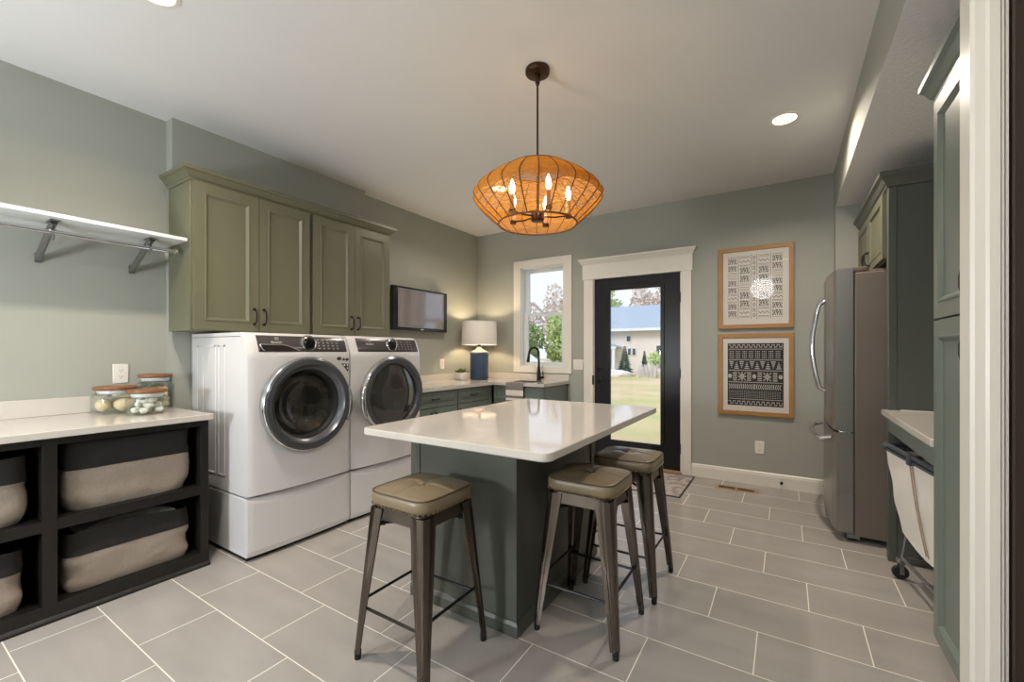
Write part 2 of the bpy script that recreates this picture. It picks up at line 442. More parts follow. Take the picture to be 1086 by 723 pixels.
def f(bm):
    y0, y1 = YB, 4.72
    box(bm, XL, WX0, y0, y1, 0, ZC); box(bm, WX0, WX1, y0, y1, 0, WZ0); box(bm, WX0, WX1, y0, y1, WZ1, ZC)
    box(bm, WX1, DX0, y0, y1, 0, ZC); box(bm, DX0, DX1, y0, y1, DZ, ZC); box(bm, DX1, 1.15, y0, y1, 0, ZC)
struct('wall_back', 'wall', f)
struct('wall_right', 'wall', lambda bm: box(bm, 1.15, 1.3, YF, 4.72, 0, ZC))
struct('wall_corner', 'wall', lambda bm: box(bm, .344, 1.15, 4.43, YB, 0, 2.42))
def f(bm):
    box(bm, .344, 1.15, YF, YB, 2.421, ZC)
    for fc in bm.faces:
        if fc.normal.z < -0.5 or fc.calc_center_median().z < 2.43: fc.material_index = 1
struct('soffit', ['wall', 'knockdown'], f)
# stub wall at the right with its door casing and the edge of a dark door
struct('wall_front', 'wall', lambda bm: box(bm, .4165, .484, 1.641, 1.699, 0, 2.421))
def f(bm):
    prof = [(.413, 1.70), (.413, 1.622), (.421, 1.617), (.440, 1.615), (.447, 1.611), (.466, 1.611), (.470, 1.616), (.474, 1.616), (.479, 1.622), (.484, 1.622), (.484, 1.64), (.416, 1.64), (.416, 1.70)]
    prism(bm, [(x, y, 0) for x, y in prof], (0, 0, 2.42))
struct('trim_1', 'trim', f, 25)
def f(bm):
    box(bm, .488, 1.14, 1.60, 1.64, .01, 2.42)
d2 = struct('door_2', 'dark_door', f)
# baseboards
BBP = [(0, 0), (.016, 0), (.016, .098), (.013, .104), (.013, .116), (.005, .126), (0, .126)]
def f(bm): sweep(bm, [(-.79, YB), (.344, YB)], BBP)
struct('baseboard_back', 'trim', f, 25)
def f(bm): sweep(bm, [(.344, 4.43), (1.14, 4.43)], BBP)
struct('baseboard_corner', 'trim', f, 25)

# window
w = thing('window_1', None, None, (-2.474, YB, 1.0), kind='structure')
def f(bm):
    box(bm, -2.868, WX0, YB - .02, YB, .975, 2.345, .002); box(bm, WX1, -2.082, YB - .02, YB, .975, 2.345, .002)
    box(bm, WX0, WX1, YB - .02, YB, WZ1, 2.345, .002); box(bm, WX0, WX1, YB - .02, YB, .975, WZ0, .002)
part('casing', 'trim', w, f)
def f(bm):
    y0, y1 = YB, 4.72
    box(bm, WX0, WX0 + .012, y0, y1, WZ0, WZ1); box(bm, WX1 - .012, WX1, y0, y1, WZ0, WZ1)
    box(bm, WX0, WX1, y0, y1, WZ0, WZ0 + .012); box(bm, WX0, WX1, y0, y1, WZ1 - .012, WZ1)
part('jamb', 'frame_white', w, f)
def sash(z0, z1, y, nm):
    a = .05
    x0, x1 = WX0 + .012, WX1 - .012
    def f(bm):
        box(bm, x0, x0 + a, y, y + .03, z0, z1, .003); box(bm, x1 - a, x1, y, y + .03, z0, z1, .003)
        box(bm, x0 + a, x1 - a, y, y + .03, z0, z0 + .042, .003); box(bm, x0 + a, x1 - a, y, y + .03, z1 - .042, z1, .003)
    s = part('sash', 'frame_white', w, f)
    def f(bm): box(bm, x0 + a, x1 - a, y + .012, y + .018, z0 + .04, z1 - .04)
    part('pane', 'pane', s, f, None)
    return s
sash(1.665, WZ1 - .012, 4.662, 'up'); lo = sash(WZ0 + .012, 1.70, 4.625, 'low')
part('sash_lock', 'frame_white', lo, lambda bm: box(bm, -2.50, -2.44, 4.615, 4.64, 1.70, 1.712, .003))

# exterior door
d = thing('door_1', None, None, (-1.355, YB, 0), kind='structure')
def f(bm):
    box(bm, -1.931, DX0 + .012, YB - .02, YB, 0, 2.034, .002); box(bm, DX1 - .012, -.792, YB - .02, YB, 0, 2.034, .002)
part('casing', 'trim', d, f)
def f(bm):
    box(bm, -1.945, -.778, YB - .025, YB, 2.034, 2.205, .002)
    sweep(bm, [(-1.945, YB), (-1.945, YB - .025), (-.778, YB - .025), (-.778, YB)][::-1] if False else [(-1.945, YB), (-1.945, YB - .025), (-.778, YB - .025), (-.778, YB)], [(0, 2.2), (.004, 2.2), (.012, 2.215), (.03, 2.24), (.036, 2.248), (.036, 2.263), (0, 2.263)])
part('head_casing', 'trim', d, f, 25)
def f(bm):
    box(bm, DX0, DX0 + .02, YB, 4.72, 0, DZ); box(bm, DX1 - .02, DX1, YB, 4.72, 0, DZ); box(bm, DX0, DX1, YB, 4.72, DZ - .012, DZ)
part('jamb', 'trim', d, f)
DS0, DS1, DB, DT = -1.812, -.898, .022, 2.033
GX0, GX1, GZ0, GZ1 = -1.640, -1.083, .255, 1.908
DY = 4.588
def f(bm):
    y0, y1 = DY, DY + .045
    box(bm, DS0, GX0, y0, y1, DB, DT); box(bm, GX1, DS1, y0, y1, DB, DT)
    box(bm, GX0, GX1, y0, y1, DB, GZ0); box(bm, GX0, GX1, y0, y1, GZ1, DT)
slab = part('door_slab', 'door_paint', d, f)
def f(bm):
    o = .028
    for a in ((GX0 - o, GX0 + .012, GZ0 - o, GZ1 + o), (GX1 - .012, GX1 + o, GZ0 - o, GZ1 + o), (GX0, GX1, GZ0 - o, GZ0 + .012), (GX0, GX1, GZ1 - .012, GZ1 + o)):
        box(bm, a[0], a[1], DY - .012, DY, a[2], a[3], .004)
part('glazing_bead', 'door_paint', slab, f)
part('pane', 'pane', slab, lambda bm: box(bm, GX0, GX1, DY + .018, DY + .026, GZ0, GZ1), None)
def f(bm):
    lathe(bm, [(.027, DY), (.027, DY - .008), (.02, DY - .012)], 20, (-1.755, 0, .915), 'y')
    lathe(bm, [(.009, DY - .01), (.009, DY - .05)], 12, (-1.755, 0, .915), 'y')
    tube(bm, [(-1.755, DY - .048, .915), (-1.73, DY - .05, .919), (-1.69, DY - .046, .912), (-1.645, DY - .042, .904)], [.009, .009, .008, .006], 10)
part('lever_handle', 'black_metal', slab, f)
def f(bm):
    lathe(bm, [(.028, DY), (.028, DY - .01), (.022, DY - .014)], 20, (-1.755, 0, 1.045), 'y')
    box(bm, -1.760, -1.750, DY - .03, DY - .012, 1.03, 1.06, .003)
part('deadbolt', 'black_metal', slab, f)
part('strike_plate', 'black_metal', d, lambda bm: box(bm, DS0 - .018, DS0 - .002, YB - .022, YB - .0, .86, .965, .002))
for hz in (1.775, 1.008, .25):
    def f(bm):
        lathe(bm, [(.009, hz - .05), (.009, hz + .05)], 10, (DS1 + .006, YB - .012, 0))
        box(bm, DS1 - .004, DS1 + .012, YB - .008, YB + .02, hz - .05, hz + .05)
    part('hinge', 'black_metal', d, f)
part('threshold', 'vent_tan', d, lambda bm: box(bm, DX0, DX1, YB - .03, 4.72, 0, .02, .004))

# ------------------------------------------------------------------ cabinet helpers
DOORP = [(0, 0), (.058, 0), (.060, .004), (.066, .004), (.080, -.009), (.084, -.010)]
DRAWP = [(0, 0), (.030, 0), (.034, -.003), (.040, -.003), (.062, .004), (.066, .004)]
FLATP = [(0, 0), (.045, 0), (.047, .003), (.053, .003), (.064, -.008), (.068, -.008)]
def pull(bm, c, along, out, L=.1, r=.005, o=.03):
    c, along, out = Vector(c), Vector(along), Vector(out)
    pts = [(-.5, 0), (-.47, .55), (-.36, .92), (-.15, 1.05), (.15, 1.05), (.36, .92), (.47, .55), (.5, 0)]
    tube(bm, [c + along * (a * L) + out * (b * o) for a, b in pts], [r * 1.5, r, r, r, r, r, r, r * 1.5], 8)
    for s in (-.5, .5):
        p = c + along * (s * L)
        tube(bm, [p, p + out * .004], r * 2.0, 10)
def cab_door(parent, O, U, N, w, h, material, handle=None, name='door', prof=DOORP, hl=.1, t=.02, horiz=False):
    bm = B(); panel(bm, O, U, (0, 0, 1), N, w, h, prof, t)
    dr = obj(name, bm, material, parent, 25)
    if handle is not None:
        bm = B(); p = Vector(O) + Vector(U) * handle[0] + Vector((0, 0, handle[1]))
        pull(bm, p, U if horiz else (0, 0, 1), N, hl)
        tag(obj('handle', bm, 'black_metal', dr), 'matte black arched pull')
    return dr
CROWN = lambda z, h=.075, o=.045: [(0, z), (.006, z), (.008, z + .012), (.016, z + .02), (o * .72, z + h * .62), (o * .9, z + h * .70), (o, z + h * .74), (o, z + h), (0, z + h)]

# upper cabinets over the washer and dryer
UX, UZ0, UZ1 = -3.050, 1.357, 2.275
for (y0, y1, ym, lab) in ((1.16, 1.938, 1.556, 'sage green wall cabinet with two doors above the washer, beside the wall shelf'),
                          (1.944, 2.712, 2.326, 'sage green wall cabinet with two doors above the dryer, beside the television')):
    c = thing('wall_cabinet', lab, 'cabinet', (-3.2, (y0 + y1) / 2, UZ0), 'sage wall cabinets over the laundry machines')
    part('body', 'sage', c, lambda bm: box(bm, XP + .001, UX, y0, y1, UZ0, UZ1, .002))
    dz0, dz1 = UZ0 + .006, 2.268
    cab_door(c, (UX + .022, y0 + .012, dz0), (0, 1, 0), (1, 0, 0), ym - .002 - y0 - .012, dz1 - dz0, 'sage', (ym - y0 - .012 - .032, .10))
    cab_door(c, (UX + .022, ym + .002, dz0), (0, 1, 0), (1, 0, 0), y1 - .012 - ym - .002, dz1 - dz0, 'sage', (.030, .10))
bm = B()
sweep(bm, [(XP + .001, 1.16), (UX + .0, 1.16), (UX + .0, 2.712), (XP + .001, 2.712)], CROWN(2.272, .075, .05))
box(bm, XP + .001, UX, 1.16, 2.712, 2.2755, 2.2765)
tag(obj('crown_molding', bm, 'sage', None, 25, origin=(-3.2, 1.9, 2.27)), 'sage green crown molding along the tops of the left wall cabinets', 'molding')

# ------------------------------------------------------------------ wall shelf with closet rod
s = thing('wall_shelf', 'long white wall shelf with a chrome hanging rod beside the upper cabinets', 'shelf', (-3.3, .6, 1.89))
part('board', 'frame_white', s, lambda bm: box(bm, XL + .001, -3.05, -.35, 1.148, 1.893, 1.914, .003))
for by in (.60, 1.0, .05):
    def f(bm):
        # diagonal strut from the wall plate up to the shelf front
        prism(bm, [(XL + .001, by - .013, 1.715), (XL + .001, by + .013, 1.715), (XL + .001, by + .013, 1.765), (XL + .001, by - .013, 1.765)], (.006, 0, 0))
        tube(bm, [(XL + .012, by, 1.735), (-3.36, by, 1.78), (-3.19, by, 1.865), (-3.135, by, 1.884)], [.015, .016, .016, .015], 10)
        box(bm, -3.2, -3.1, by - .018, by + .018, 1.886, 1.893)
        tube(bm, [(-3.18, by, 1.87), (-3.155, by, 1.845), (-3.14, by, 1.815), (-3.155, by, 1.802), (-3.175, by, 1.81)], .006, 8)
    part('bracket', 'satin', s, f)
def f(bm):
    tube(bm, [(-3.152, -.35, 1.836), (-3.152, 1.125, 1.836)], .0125, 14)
    lathe(bm, [(.017, 1.115), (.017, 1.13)], 14, (-3.152, 0, 1.836), 'y')
part('hanging_rod', 'chrome', s, f)

# ------------------------------------------------------------------ black storage unit with bins
SX, SZ = -2.82, .838
s = thing('storage_cabinet', 'black open cubby cabinet with fabric bins under the left white worktop', 'cabinet', (-3.1, .5, 0))
CUB = [(-.075, .503), (.552, 1.124)]
LEV = [(.078, .412), (.462, .802)]
SY0, SY1 = -.125, 1.165
def f(bm):
    box(bm, XL + .001, XL + .02, SY0, SY1, .02, SZ)                       # back
    box(bm, XL + .02, SX, SY0, CUB[0][0], 0.02, SZ, .002); box(bm, XL + .02, SX, CUB[0][1], CUB[1][0], .02, SZ, .002); box(bm, XL + .02, SX, CUB[1][1], SY1, .02, SZ, .002)
    for y0, y1 in CUB:
        box(bm, XL + .02, SX, y0, y1, .02, LEV[0][0]); box(bm, XL + .02, SX, y0, y1, LEV[0][1], LEV[1][0]); box(bm, XL + .02, SX, y0, y1, LEV[1][1], SZ)
part('body', 'black_wood', s, f)
def f(bm): sweep(bm, [(SX, SY1 + .002), (SX, SY0)][::-1], [(0, 0), (.018, 0), (.018, .012), (.012, .02), (.004, .024), (0, .06)])
part('base_molding', 'black_wood', s, f)
t = thing('countertop', 'white quartz worktop on the black cubby cabinet holding three jars', 'countertop', (-3.1, .5, SZ))
part('slab', 'quartz', t, lambda bm: box(bm, XL + .001, -2.772, SY0 - .01, 1.172, SZ + .0005, .872, .004))
part('backsplash', 'quartz', t, lambda bm: box(bm, XL + .001, XL + .014, SY0 - .01, 1.172, .8722, .968, .003))

def fabric_bin(name, y0, y1, z0, z1, x0, x1, seed, label, droop=0.0, split=.60):
    root = thing(name, label, 'storage bin', ((x0 + x1) / 2, (y0 + y1) / 2, z0), 'linen bins in the black cubby cabinet')
    cx, cy = (x0 + x1) / 2, (y0 + y1) / 2; hx, hy = (x1 - x0) / 2, (y1 - y0) / 2
    N = 88
    def ring(h, grow=0.0, zz=None):
        z = z0 + h * (z1 - z0) if zz is None else zz
        out = []
        for k in range(N):
            a = 2 * PI * k / N; c_, s_ = math.cos(a), math.sin(a)
            q = (abs(c_) ** 14 + abs(s_) ** 14) ** (-1 / 14)
            x, y = c_ * q, s_ * q
            bul = .006 * math.sin(PI * min(1, h * 1.25)) - .008 * (1 - min(1, h * 8))
            n3 = noise.noise(Vector((x * 2.2 + seed, y * 2.2, h * 3.2 + seed))) * .007 * math.sin(PI * min(1, h * 1.1 + .1)) + noise.noise(Vector((x * 5 + seed, y * 9, h * 11 + x * 6))) * .0045
            crn = -.020 * (abs(x * y)) ** 5 * max(0, math.sin(h * 9 + seed)) * (1 if h < .62 else .2)
            k2 = bul + n3 + crn + grow
            px = cx + x * (hx - .012) + c_ * q * k2 * .9; py = cy + y * (hy - .02) + s_ * q * k2
            zt = z - (droop * (0.5 + .5 * math.sin(y * 2.2 + seed)) * max(0, h - .6) / .4)
            out.append((px, py, zt))
        return out
    def skin(bm, rings, capA=False, capB=False):
        vs = [[bm.verts.new(p) for p in r] for r in rings]
        for A, C in zip(vs, vs[1:]):
            for k in range(N): bm.faces.new((A[k], A[(k + 1) % N], C[(k + 1) % N], C[k]))
        if capA: bm.faces.new(vs[0])
        if capB: bm.faces.new(vs[-1])
    bm = B(); skin(bm, [ring(i / 12 * split) for i in range(13)], capA=True)
    obj('linen_body', bm, 'linen', root, 60)
    bm = B()
    rs = [ring(split + (1 - split) * i / 8, .0025) for i in range(9)] + [ring(1 - (1 - .45) * i / 5, -.006) for i in range(0, 6)]
    skin(bm, rs, capB=True)
    obj('top_band', bm, 'band', root, 60)
    return root
BX0, BX1 = -3.36, -2.842
fabric_bin('fabric_bin', CUB[1][0] + .012, CUB[1][1] - .018, LEV[1][0] + .002, LEV[1][1] - .008, BX0, BX1, 1.3, 'linen bin with charcoal top band in the upper right cubby, below the jars')
fabric_bin('fabric_bin', CUB[1][0] + .012, CUB[1][1] - .018, LEV[0][0] + .002, LEV[0][1] - .035, BX0, BX1, 5.1, 'linen bin with a white cloth showing inside, in the lower right cubby', .035, .58)
fabric_bin('fabric_bin', CUB[0][0] + .012, CUB[0][1] - .02, LEV[1][0] + .002, LEV[1][1] - .04, BX0, BX1, 8.7, 'linen bin with charcoal band in the upper left cubby, cut by the photo edge', .01, .62)
fabric_bin('fabric_bin', CUB[0][0] + .012, CUB[0][1] - .03, LEV[0][0] + .002, LEV[0][1] - .055, BX0, BX1, 3.9, 'linen bin with charcoal band in the lower left cubby, cut by the photo edge', .03, .62)
bm = B()
pts = []
for i in range(25):
    u = i / 24; row = []
    for j in range(9):
        v = j / 8
        y = .63 + .40 * u; x = -2.872 - .2 * v
        z = .345 + .052 * math.sin(PI * u) ** .6 * (.5 + .5 * u) * (1 - .3 * v) + .006 * noise.noise(Vector((u * 6, v * 4, 2)))
        if j == 0: z -= .03
        row.append(bm.verts.new((x, y, z)))
    pts.append(row)
for i in range(24):
    for j in range(8): bm.faces.new((pts[i][j], pts[i + 1][j], pts[i + 1][j + 1], pts[i][j + 1]))
bmesh.ops.solidify(bm, geom=bm.faces[:], thickness=.012)
tag(obj('folded_cloth', bm, 'cloth_white', None, 60, origin=(-3.0, .84, .3)), 'white folded cloth peeking out of the lower right bin', 'cloth')

# jars
def jar(cx, cy, r, hb, label):
    z = .872
    j = thing('glass_jar', label, 'jar', (cx, cy, z), 'glass jars with wooden lids')
    def f(bm):
        outer = [(r * .80, 0), (r * .95, .008), (r, .025), (r, hb * .72), (r * .96, hb * .84), (r * .80, hb * .93), (r * .78, hb)]
        inner = [(r * .76, hb), (r * .78, hb * .93), (r * .94, hb * .83), (r * .97, hb * .72), (r * .97, .027), (r * .9, .012), (r * .7, .008)]
        lathe(bm, outer + inner, 40, (cx, cy, z + .0005), power=2.8)
    part('glass_body', 'jar_glass', j, f, 50)
    l = part('lid', 'lid_wood', j, lambda bm: lathe(bm, [(r * .86, hb + .012), (r * .94, hb + .016), (r * .97, hb + .024), (r * .95, hb + .032), (r * .90, hb + .034)], 40, (cx, cy, z)))
    part('seal', 'frame_white', l, lambda bm: lathe(bm, [(r * .74, hb - .008), (r * .77, hb - .004), (r * .77, hb + .0125), (r * .70, hb + .0125)], 32, (cx, cy, z)))
    def f(bm):
        n = Vector((.86, -.5, 0)).normalized()
        tube(bm, [Vector((cx, cy, z + hb * .9)) + Vector((math.cos(a), math.sin(a), 0)) * r * .89 for a in [k * 2 * PI / 32 for k in range(32)]], .0018, 6, closed=True)
        p = Vector((cx, cy, z + hb * .88)) + n * r * .92
        box(bm, p.x - .008, p.x + .008, p.y - .01, p.y + .01, p.z - .006, p.z + .006, .002)
    part('clasp_wire', 'satin', j, f)
    return j
JA, JB, JC = (-3.300, .882), (-3.085, .964), (-3.345, 1.085)
jar(*JA, .103, .122, 'wide glass jar of cream ovals with wooden lid, leftmost on the worktop')
jar(*JB, .093, .108, 'glass jar of white cotton balls with wooden lid, nearest the worktop front edge')
jar(*JC, .090, .182, 'tallest glass jar of toasted pieces with wooden lid, nearest the wall corner')
for (dx, dy, dz, sx, sy, sz, rz, lb) in ((.045, .028, .050, .034, .048, .040, .3, 'cream oval bath ball at the front of the widest jar'), (-.005, -.052, .050, .038, .036, .040, 0, 'cream oval bath ball at the left of the widest jar'), (-.048, .03, .048, .033, .042, .036, .4, 'cream oval bath ball at the back of the widest jar')):
    bm = B(); blob(bm, (JA[0] + dx, JA[1] + dy, .872 + dz), (sx, sy, sz), 3)
    tag(obj('bath_ball', bm, 'egg', None, 60, origin=(JA[0] + dx, JA[1] + dy, .872)), lb, 'bath ball', 'cream balls in the widest jar')
for i in range(16):
    lay = 0 if i < 7 else (1 if i < 12 else 2)
    a = i * 2.4 + lay; rr = (.056 if lay == 0 else (.046 if lay == 1 else .03)) if i not in (0, 7) else 0.0
    p = (JB[0] + math.cos(a) * rr, JB[1] + math.sin(a) * rr, .872 + .027 + lay * .026)
    bm = B(); blob(bm, p, (.019, .021, .017), 2, .25, 5)
    tag(obj('cotton_ball', bm, 'cotton', None, 60, origin=p), 'white cotton ball piled in the small front jar', 'cotton ball', 'cotton balls in the front jar')
for i in range(20):
    lay = i // 5; a = i * 1.9 + lay * .6; rr = .05 if i % 5 else .012
    p = (JC[0] + math.cos(a) * rr, JC[1] + math.sin(a) * rr, .872 + .028 + lay * .031)
    bm = B(); blob(bm, p, (.021, .019, .017), 2, .3, 4)
    tag(obj('sponge_piece', bm, 'shell', None, 60, origin=p), 'toasted cream sponge piece in the tallest jar', 'sponge', 'cream pieces in the tallest jar')

# ------------------------------------------------------------------ outlets and switches
def outlet(cx, cy, cz, N, label, w=.074, h=.118):
    N = Vector(N); U = Vector((0, 0, 1)).cross(N)
    o = thing('wall_outlet', label, 'outlet', (cx, cy, cz))
    c = Vector((cx, cy, cz))
    def f(bm): panel(bm, c - U * w / 2 - Vector((0, 0, h / 2)) + N * .0005, U, (0, 0, 1), N, w, h, [(0, .002), (.004, .006)], 0)
    part('cover_plate', 'plate', o, f)
    for s_ in (-1, 1):
        cc = c + Vector((0, 0, s_ * .0195)) + N * .0065
        def f(bm):
            ring = [cc + U * (math.cos(a) * .0165) + Vector((0, 0, max(-.0135, min(.0135, math.sin(a) * .0165)))) for a in [k * PI / 12 for k in range(24)]]
            prism(bm, ring, N * .001)
        soc = part('socket', 'plate', o, f)
        def f(bm):
            for du, ww, hh in ((-.006, .002, .008), (.006, .002, .010)):
                q = cc + U * du + N * .0011
                prism(bm, [q - U * ww / 2 - Vector((0, 0, hh / 2 - .003)), q + U * ww / 2 - Vector((0, 0, hh / 2 - .003)), q + U * ww / 2 + Vector((0, 0, hh / 2 + .003)), q - U * ww / 2 + Vector((0, 0, hh / 2 + .003))], N * .0004)
            q = cc + N * .0011 - Vector((0, 0, .008))
            prism(bm, [q + U * (math.cos(a) * .0025) + Vector((0, 0, math.sin(a) * .0025)) for a in [k * PI / 5 for k in range(10)]], N * .0004)
        part('slots', 'slot', soc, f)
    return o
outlet(XL, .948, 1.093, (1, 0, 0), 'white duplex outlet on the left wall above the glass jars')
outlet(-.204, YB, .346, (0, -1, 0), 'white duplex outlet low on the back wall under the two pictures')
def switch(cx, cy, cz, N, label, n, w, h=.118):
    N = Vector(N); U = Vector((0, 0, 1)).cross(N); c = Vector((cx, cy, cz))
    o = thing('light_switch', label, 'light switch', (cx, cy, cz))
    part('cover_plate', 'plate', o, lambda bm: panel(bm, c - U * w / 2 - Vector((0, 0, h / 2)) + N * .0005, U, (0, 0, 1), N, w, h, [(0, .002), (.004, .006)], 0))
    for i in range(n):
        q = c + U * ((i - (n - 1) / 2) * .046) + N * .0065
        part('rocker', 'plate', o, lambda bm: panel(bm, q - U * .0165 - Vector((0, 0, .033)), U, (0, 0, 1), N, .033, .066, [(0, .001), (.002, .003)], 0))
    return o
switch(-2.004, YB, 1.080, (0, -1, 0), 'white double rocker switch plate between the window and the back door', 2, .124)
switch(XL2, 3.872, 1.083, (1, 0, 0), 'white single rocker switch on the left wall below the television', 1, .074)

# ------------------------------------------------------------------ washer and dryer on pedestals
WFX, WBX = -2.632, -3.352      # front face and back
def pedestal(y0, y1, label):
    p = thing('laundry_pedestal', label, 'pedestal', (-3.0, (y0 + y1) / 2, 0), 'white drawer pedestals')
    part('body', 'appliance', p, lambda bm: box(bm, WBX + .02, WFX - .02, y0 + .002, y1 - .002, .022, .366, .006))
    def f(bm):
        # drawer front with a shallow scooped grip along its top
        n = 24; fr = []
        for i in range(n + 1):
            u = i / n; y = y0 + .002 + (y1 - y0 - .004) * u
            dip = .032 * math.sin(PI * min(1, max(0, (u - .04) / .92))) ** .7
            bow = .016 * math.sin(PI * u) ** .5
            fr.append([bm.verts.new(q) for q in ((WFX - .019, y, .366), (WFX - .012, y, .366), (WFX - .004, y, .362 - dip * .75), (WFX + bow, y, .358 - dip), (WFX + bow + .003, y, .34 - dip), (WFX + bow + .002, y, .06), (WFX + bow - .004, y, .03), (WFX - .019, y, .026))])
        for A, C in zip(fr, fr[1:]):
            for k in range(7): bm.faces.new((A[k], A[k + 1], C[k + 1], C[k]))
            bm.faces.new((A[7], A[0], C[0], C[7]))
        bm.faces.new(fr[0]); bm.faces.new(fr[-1])
    part('drawer', 'appliance', p, f, 40)
    def f(bm): box(bm, WBX + .04, WFX - .03, y0 + .012, y1 - .012, .0, .022)
    part('base_plinth', 'rubber', p, f)
    return p
def machine(y0, y1, kind):
    washer = kind == 'washing_machine'
    yc = (y0 + y1) / 2; wz0, wz1 = .378, 1.343
    m = thing(kind, 'white front load washer with open view into its steel drum, nearest the jars' if washer else 'white front load dryer with flat grey glass door, beside the base cabinets', 'washing machine' if washer else 'dryer', (-3.0, yc, .368))
    dy = yc + .012 if washer else yc + .025; dz = .895; Rr = .300
    def front(z, u):
        """front face bow: fuller at mid height, console sloped back"""
        b = .030 * math.sin(PI * min(1, max(0, u))) ** .55
        if z > 1.20: b -= .055 * ((z - 1.20) / .143) ** 1.3
        return WFX + b
    def f(bm):
        n = 40; zs = [wz0, wz0 + .006, wz0 + .02, .5] + [.58 + .018 * q for q in range(35)] + [1.21, 1.24, 1.28, 1.315, 1.332, wz1]
        L = []
        for z in zs:
            row = []
            for i in range(n + 1):
                u = i / n; x = front(z, u) - (.012 if z == wz0 else 0) - (.030 if z == wz1 else (.008 if z == 1.332 else 0))
                row.append(bm.verts.new((x, y0 + .002 + (y1 - y0 - .004) * u, z)))
            L.append(row)
        for A, C in zip(L, L[1:]):
            for i in range(n):
                q4 = (A[i], A[i + 1], C[i + 1], C[i])
                if max(math.hypot(v_.co.y - dy, v_.co.z - dz) for v_ in q4) < .292: continue
                bm.faces.new(q4)
        nb = [[bm.verts.new((WBX, y, z)) for y in (y0 + .002, y1 - .002)] for z in zs]
        for (A, a, C, c) in zip(L, nb, L[1:], nb[1:]):
            bm.faces.new((a[0], A[0], C[0], c[0])); bm.faces.new((a[1], A[-1], C[-1], c[1])); bm.faces.new((a[0], a[1], c[1], c[0]))
        bm.faces.new(L[0] + nb[0][::-1]); bm.faces.new(L[-1] + nb[-1][::-1])
    part('body', 'appliance', m, f, 40)
    # pressed ribs on the side sheet metal
    def f(bm):
        for (xa, xb, za, zb) in ((-3.28, -3.02, .46, 1.27), (-2.99, -2.90, .46, 1.27)):
            w_ = .014
            for a in ((xa, xa + w_, za, zb), (xb - w_, xb, za, zb), (xa, xb, zb - w_, zb), (xa, xb, za, za + w_)):
                box(bm, a[0], a[1], y0 - .001, y0 + .004, a[2], a[3], .0015)
        box(bm, -3.20, -3.187, y0 - .001, y0 + .004, .56, 1.2, .0015)
    part('side_panel', 'appliance', m, f)
    part('top_seam', 'gasket', m, lambda bm: box(bm, WBX + .01, WFX - .08, y0 + .0005, y0 + .004, 1.318, 1.321))
    # console
    ca, cb = y0 + .060, y1 - .026
    def cx_(z): return front(z, .5) - .0035
    def conpt(y, z, o=0.0): return Vector((front(z, (y - y0) / (y1 - y0)) + .003 + o, y, z))
    def f(bm):
        n = 24; zs = [1.226, 1.232, 1.26, 1.29, 1.318, 1.326]
        L = [[bm.verts.new(conpt(ca + (cb - ca) * i / n, z, -.003 if z in (1.226, 1.326) else .001)) for i in range(n + 1)] for z in zs]
        for A, C in zip(L, L[1:]):
            for i in range(n): bm.faces.new((A[i], A[i + 1], C[i + 1], C[i]))
    con = part('control_panel', 'appliance_dark', m, f, 40)
    def f(bm):
        c = conpt(yc + .025, 1.280, 0)
        lathe(bm, [(.054, c.x - .004), (.054, c.x + .010), (.051, c.x + .016), (.042, c.x + .019), (.037, c.x + .014)], 36, (0, c.y, c.z), 'x')
    dial = part('dial', 'chrome', con, f)
    def f(bm):
        c = conpt(yc + .025, 1.280, 0)
        lathe(bm, [(.0365, c.x + .006), (.0365, c.x + .020), (.030, c.x + .026), (.001, c.x + .027)], 32, (0, c.y, c.z), 'x')
    part('dial_knob', 'black_plastic', dial, f)
    for i in range(5):
        for j in range(4):
            y = yc + .10 + i * .036; z = 1.305 - j * .019
            if y > cb - .015: continue
            wv, hv = (.018, .0035) if (i + j) % 2 else (.011, .0045)
            a = conpt(y, z, .0012); sl = Vector((-.30, 0, 1)).normalized()
            bm = B(); prism(bm, [a - Vector((0, wv / 2, 0)) - sl * hv, a + Vector((0, wv / 2, 0)) - sl * hv, a + Vector((0, wv / 2, 0)) + sl * hv, a - Vector((0, wv / 2, 0)) + sl * hv], (.0006, 0, .0002))
            obj('button', bm, 'bezel_silver', con)
    lp = conpt(y0 + .175, 1.279, .0016)
    text_mesh('lettering', 'Electrolux', .019, 'plate', con, lp, (0, 1, 0), (-.30, 0, 1), .0003)
    def f(bm):
        c = conpt(y0 + .175, 1.304, .002)
        for a, b_ in ((-.0065, .0065), (.0065, .0065), (-.0065, -.0055), (.0065, -.0055)):
            q = c + Vector((-.25 * b_, a, b_))
            quad(bm, [q + Vector((-.0013, -.0055, -.005)), q + Vector((-.0013, .0055, -.005)), q + Vector((.0013, .0055, .005)), q + Vector((.0013, -.0055, .005))])
    part('emblem', 'plate', con, f, None)
    if washer:
        def f(bm):
            n = 20; top = []; bot = []
            for i in range(n + 1):
                u = i / n; y = ca + .012 + (yc - .055 - ca) * u
                zt = 1.272 - .004 * u - .036 * max(0, (u - .55) / .45) ** 1.6
                top.append(bm.verts.new(conpt(y, zt, .0022))); bot.append(bm.verts.new(conpt(y, 1.230, .0022)))
            for i in range(n): bm.faces.new((bot[i], bot[i + 1], top[i + 1], top[i]))
        dd = part('detergent_drawer', 'black_plastic', m, f, None)
        def f(bm):
            n = 20
            tube(bm, [conpt(ca + .012 + (yc - .055 - ca) * i / n, 1.272 - .004 * i / n - .036 * max(0, (i / n - .55) / .45) ** 1.6, .003) for i in range(n + 1)], .0035, 6)
            tube(bm, [conpt(ca + .012, 1.272, .003), conpt(ca + .018, 1.245, .004), conpt(ca + .03, 1.231, .003)], .004, 6)
        part('drawer_rim', 'chrome', dd, f)
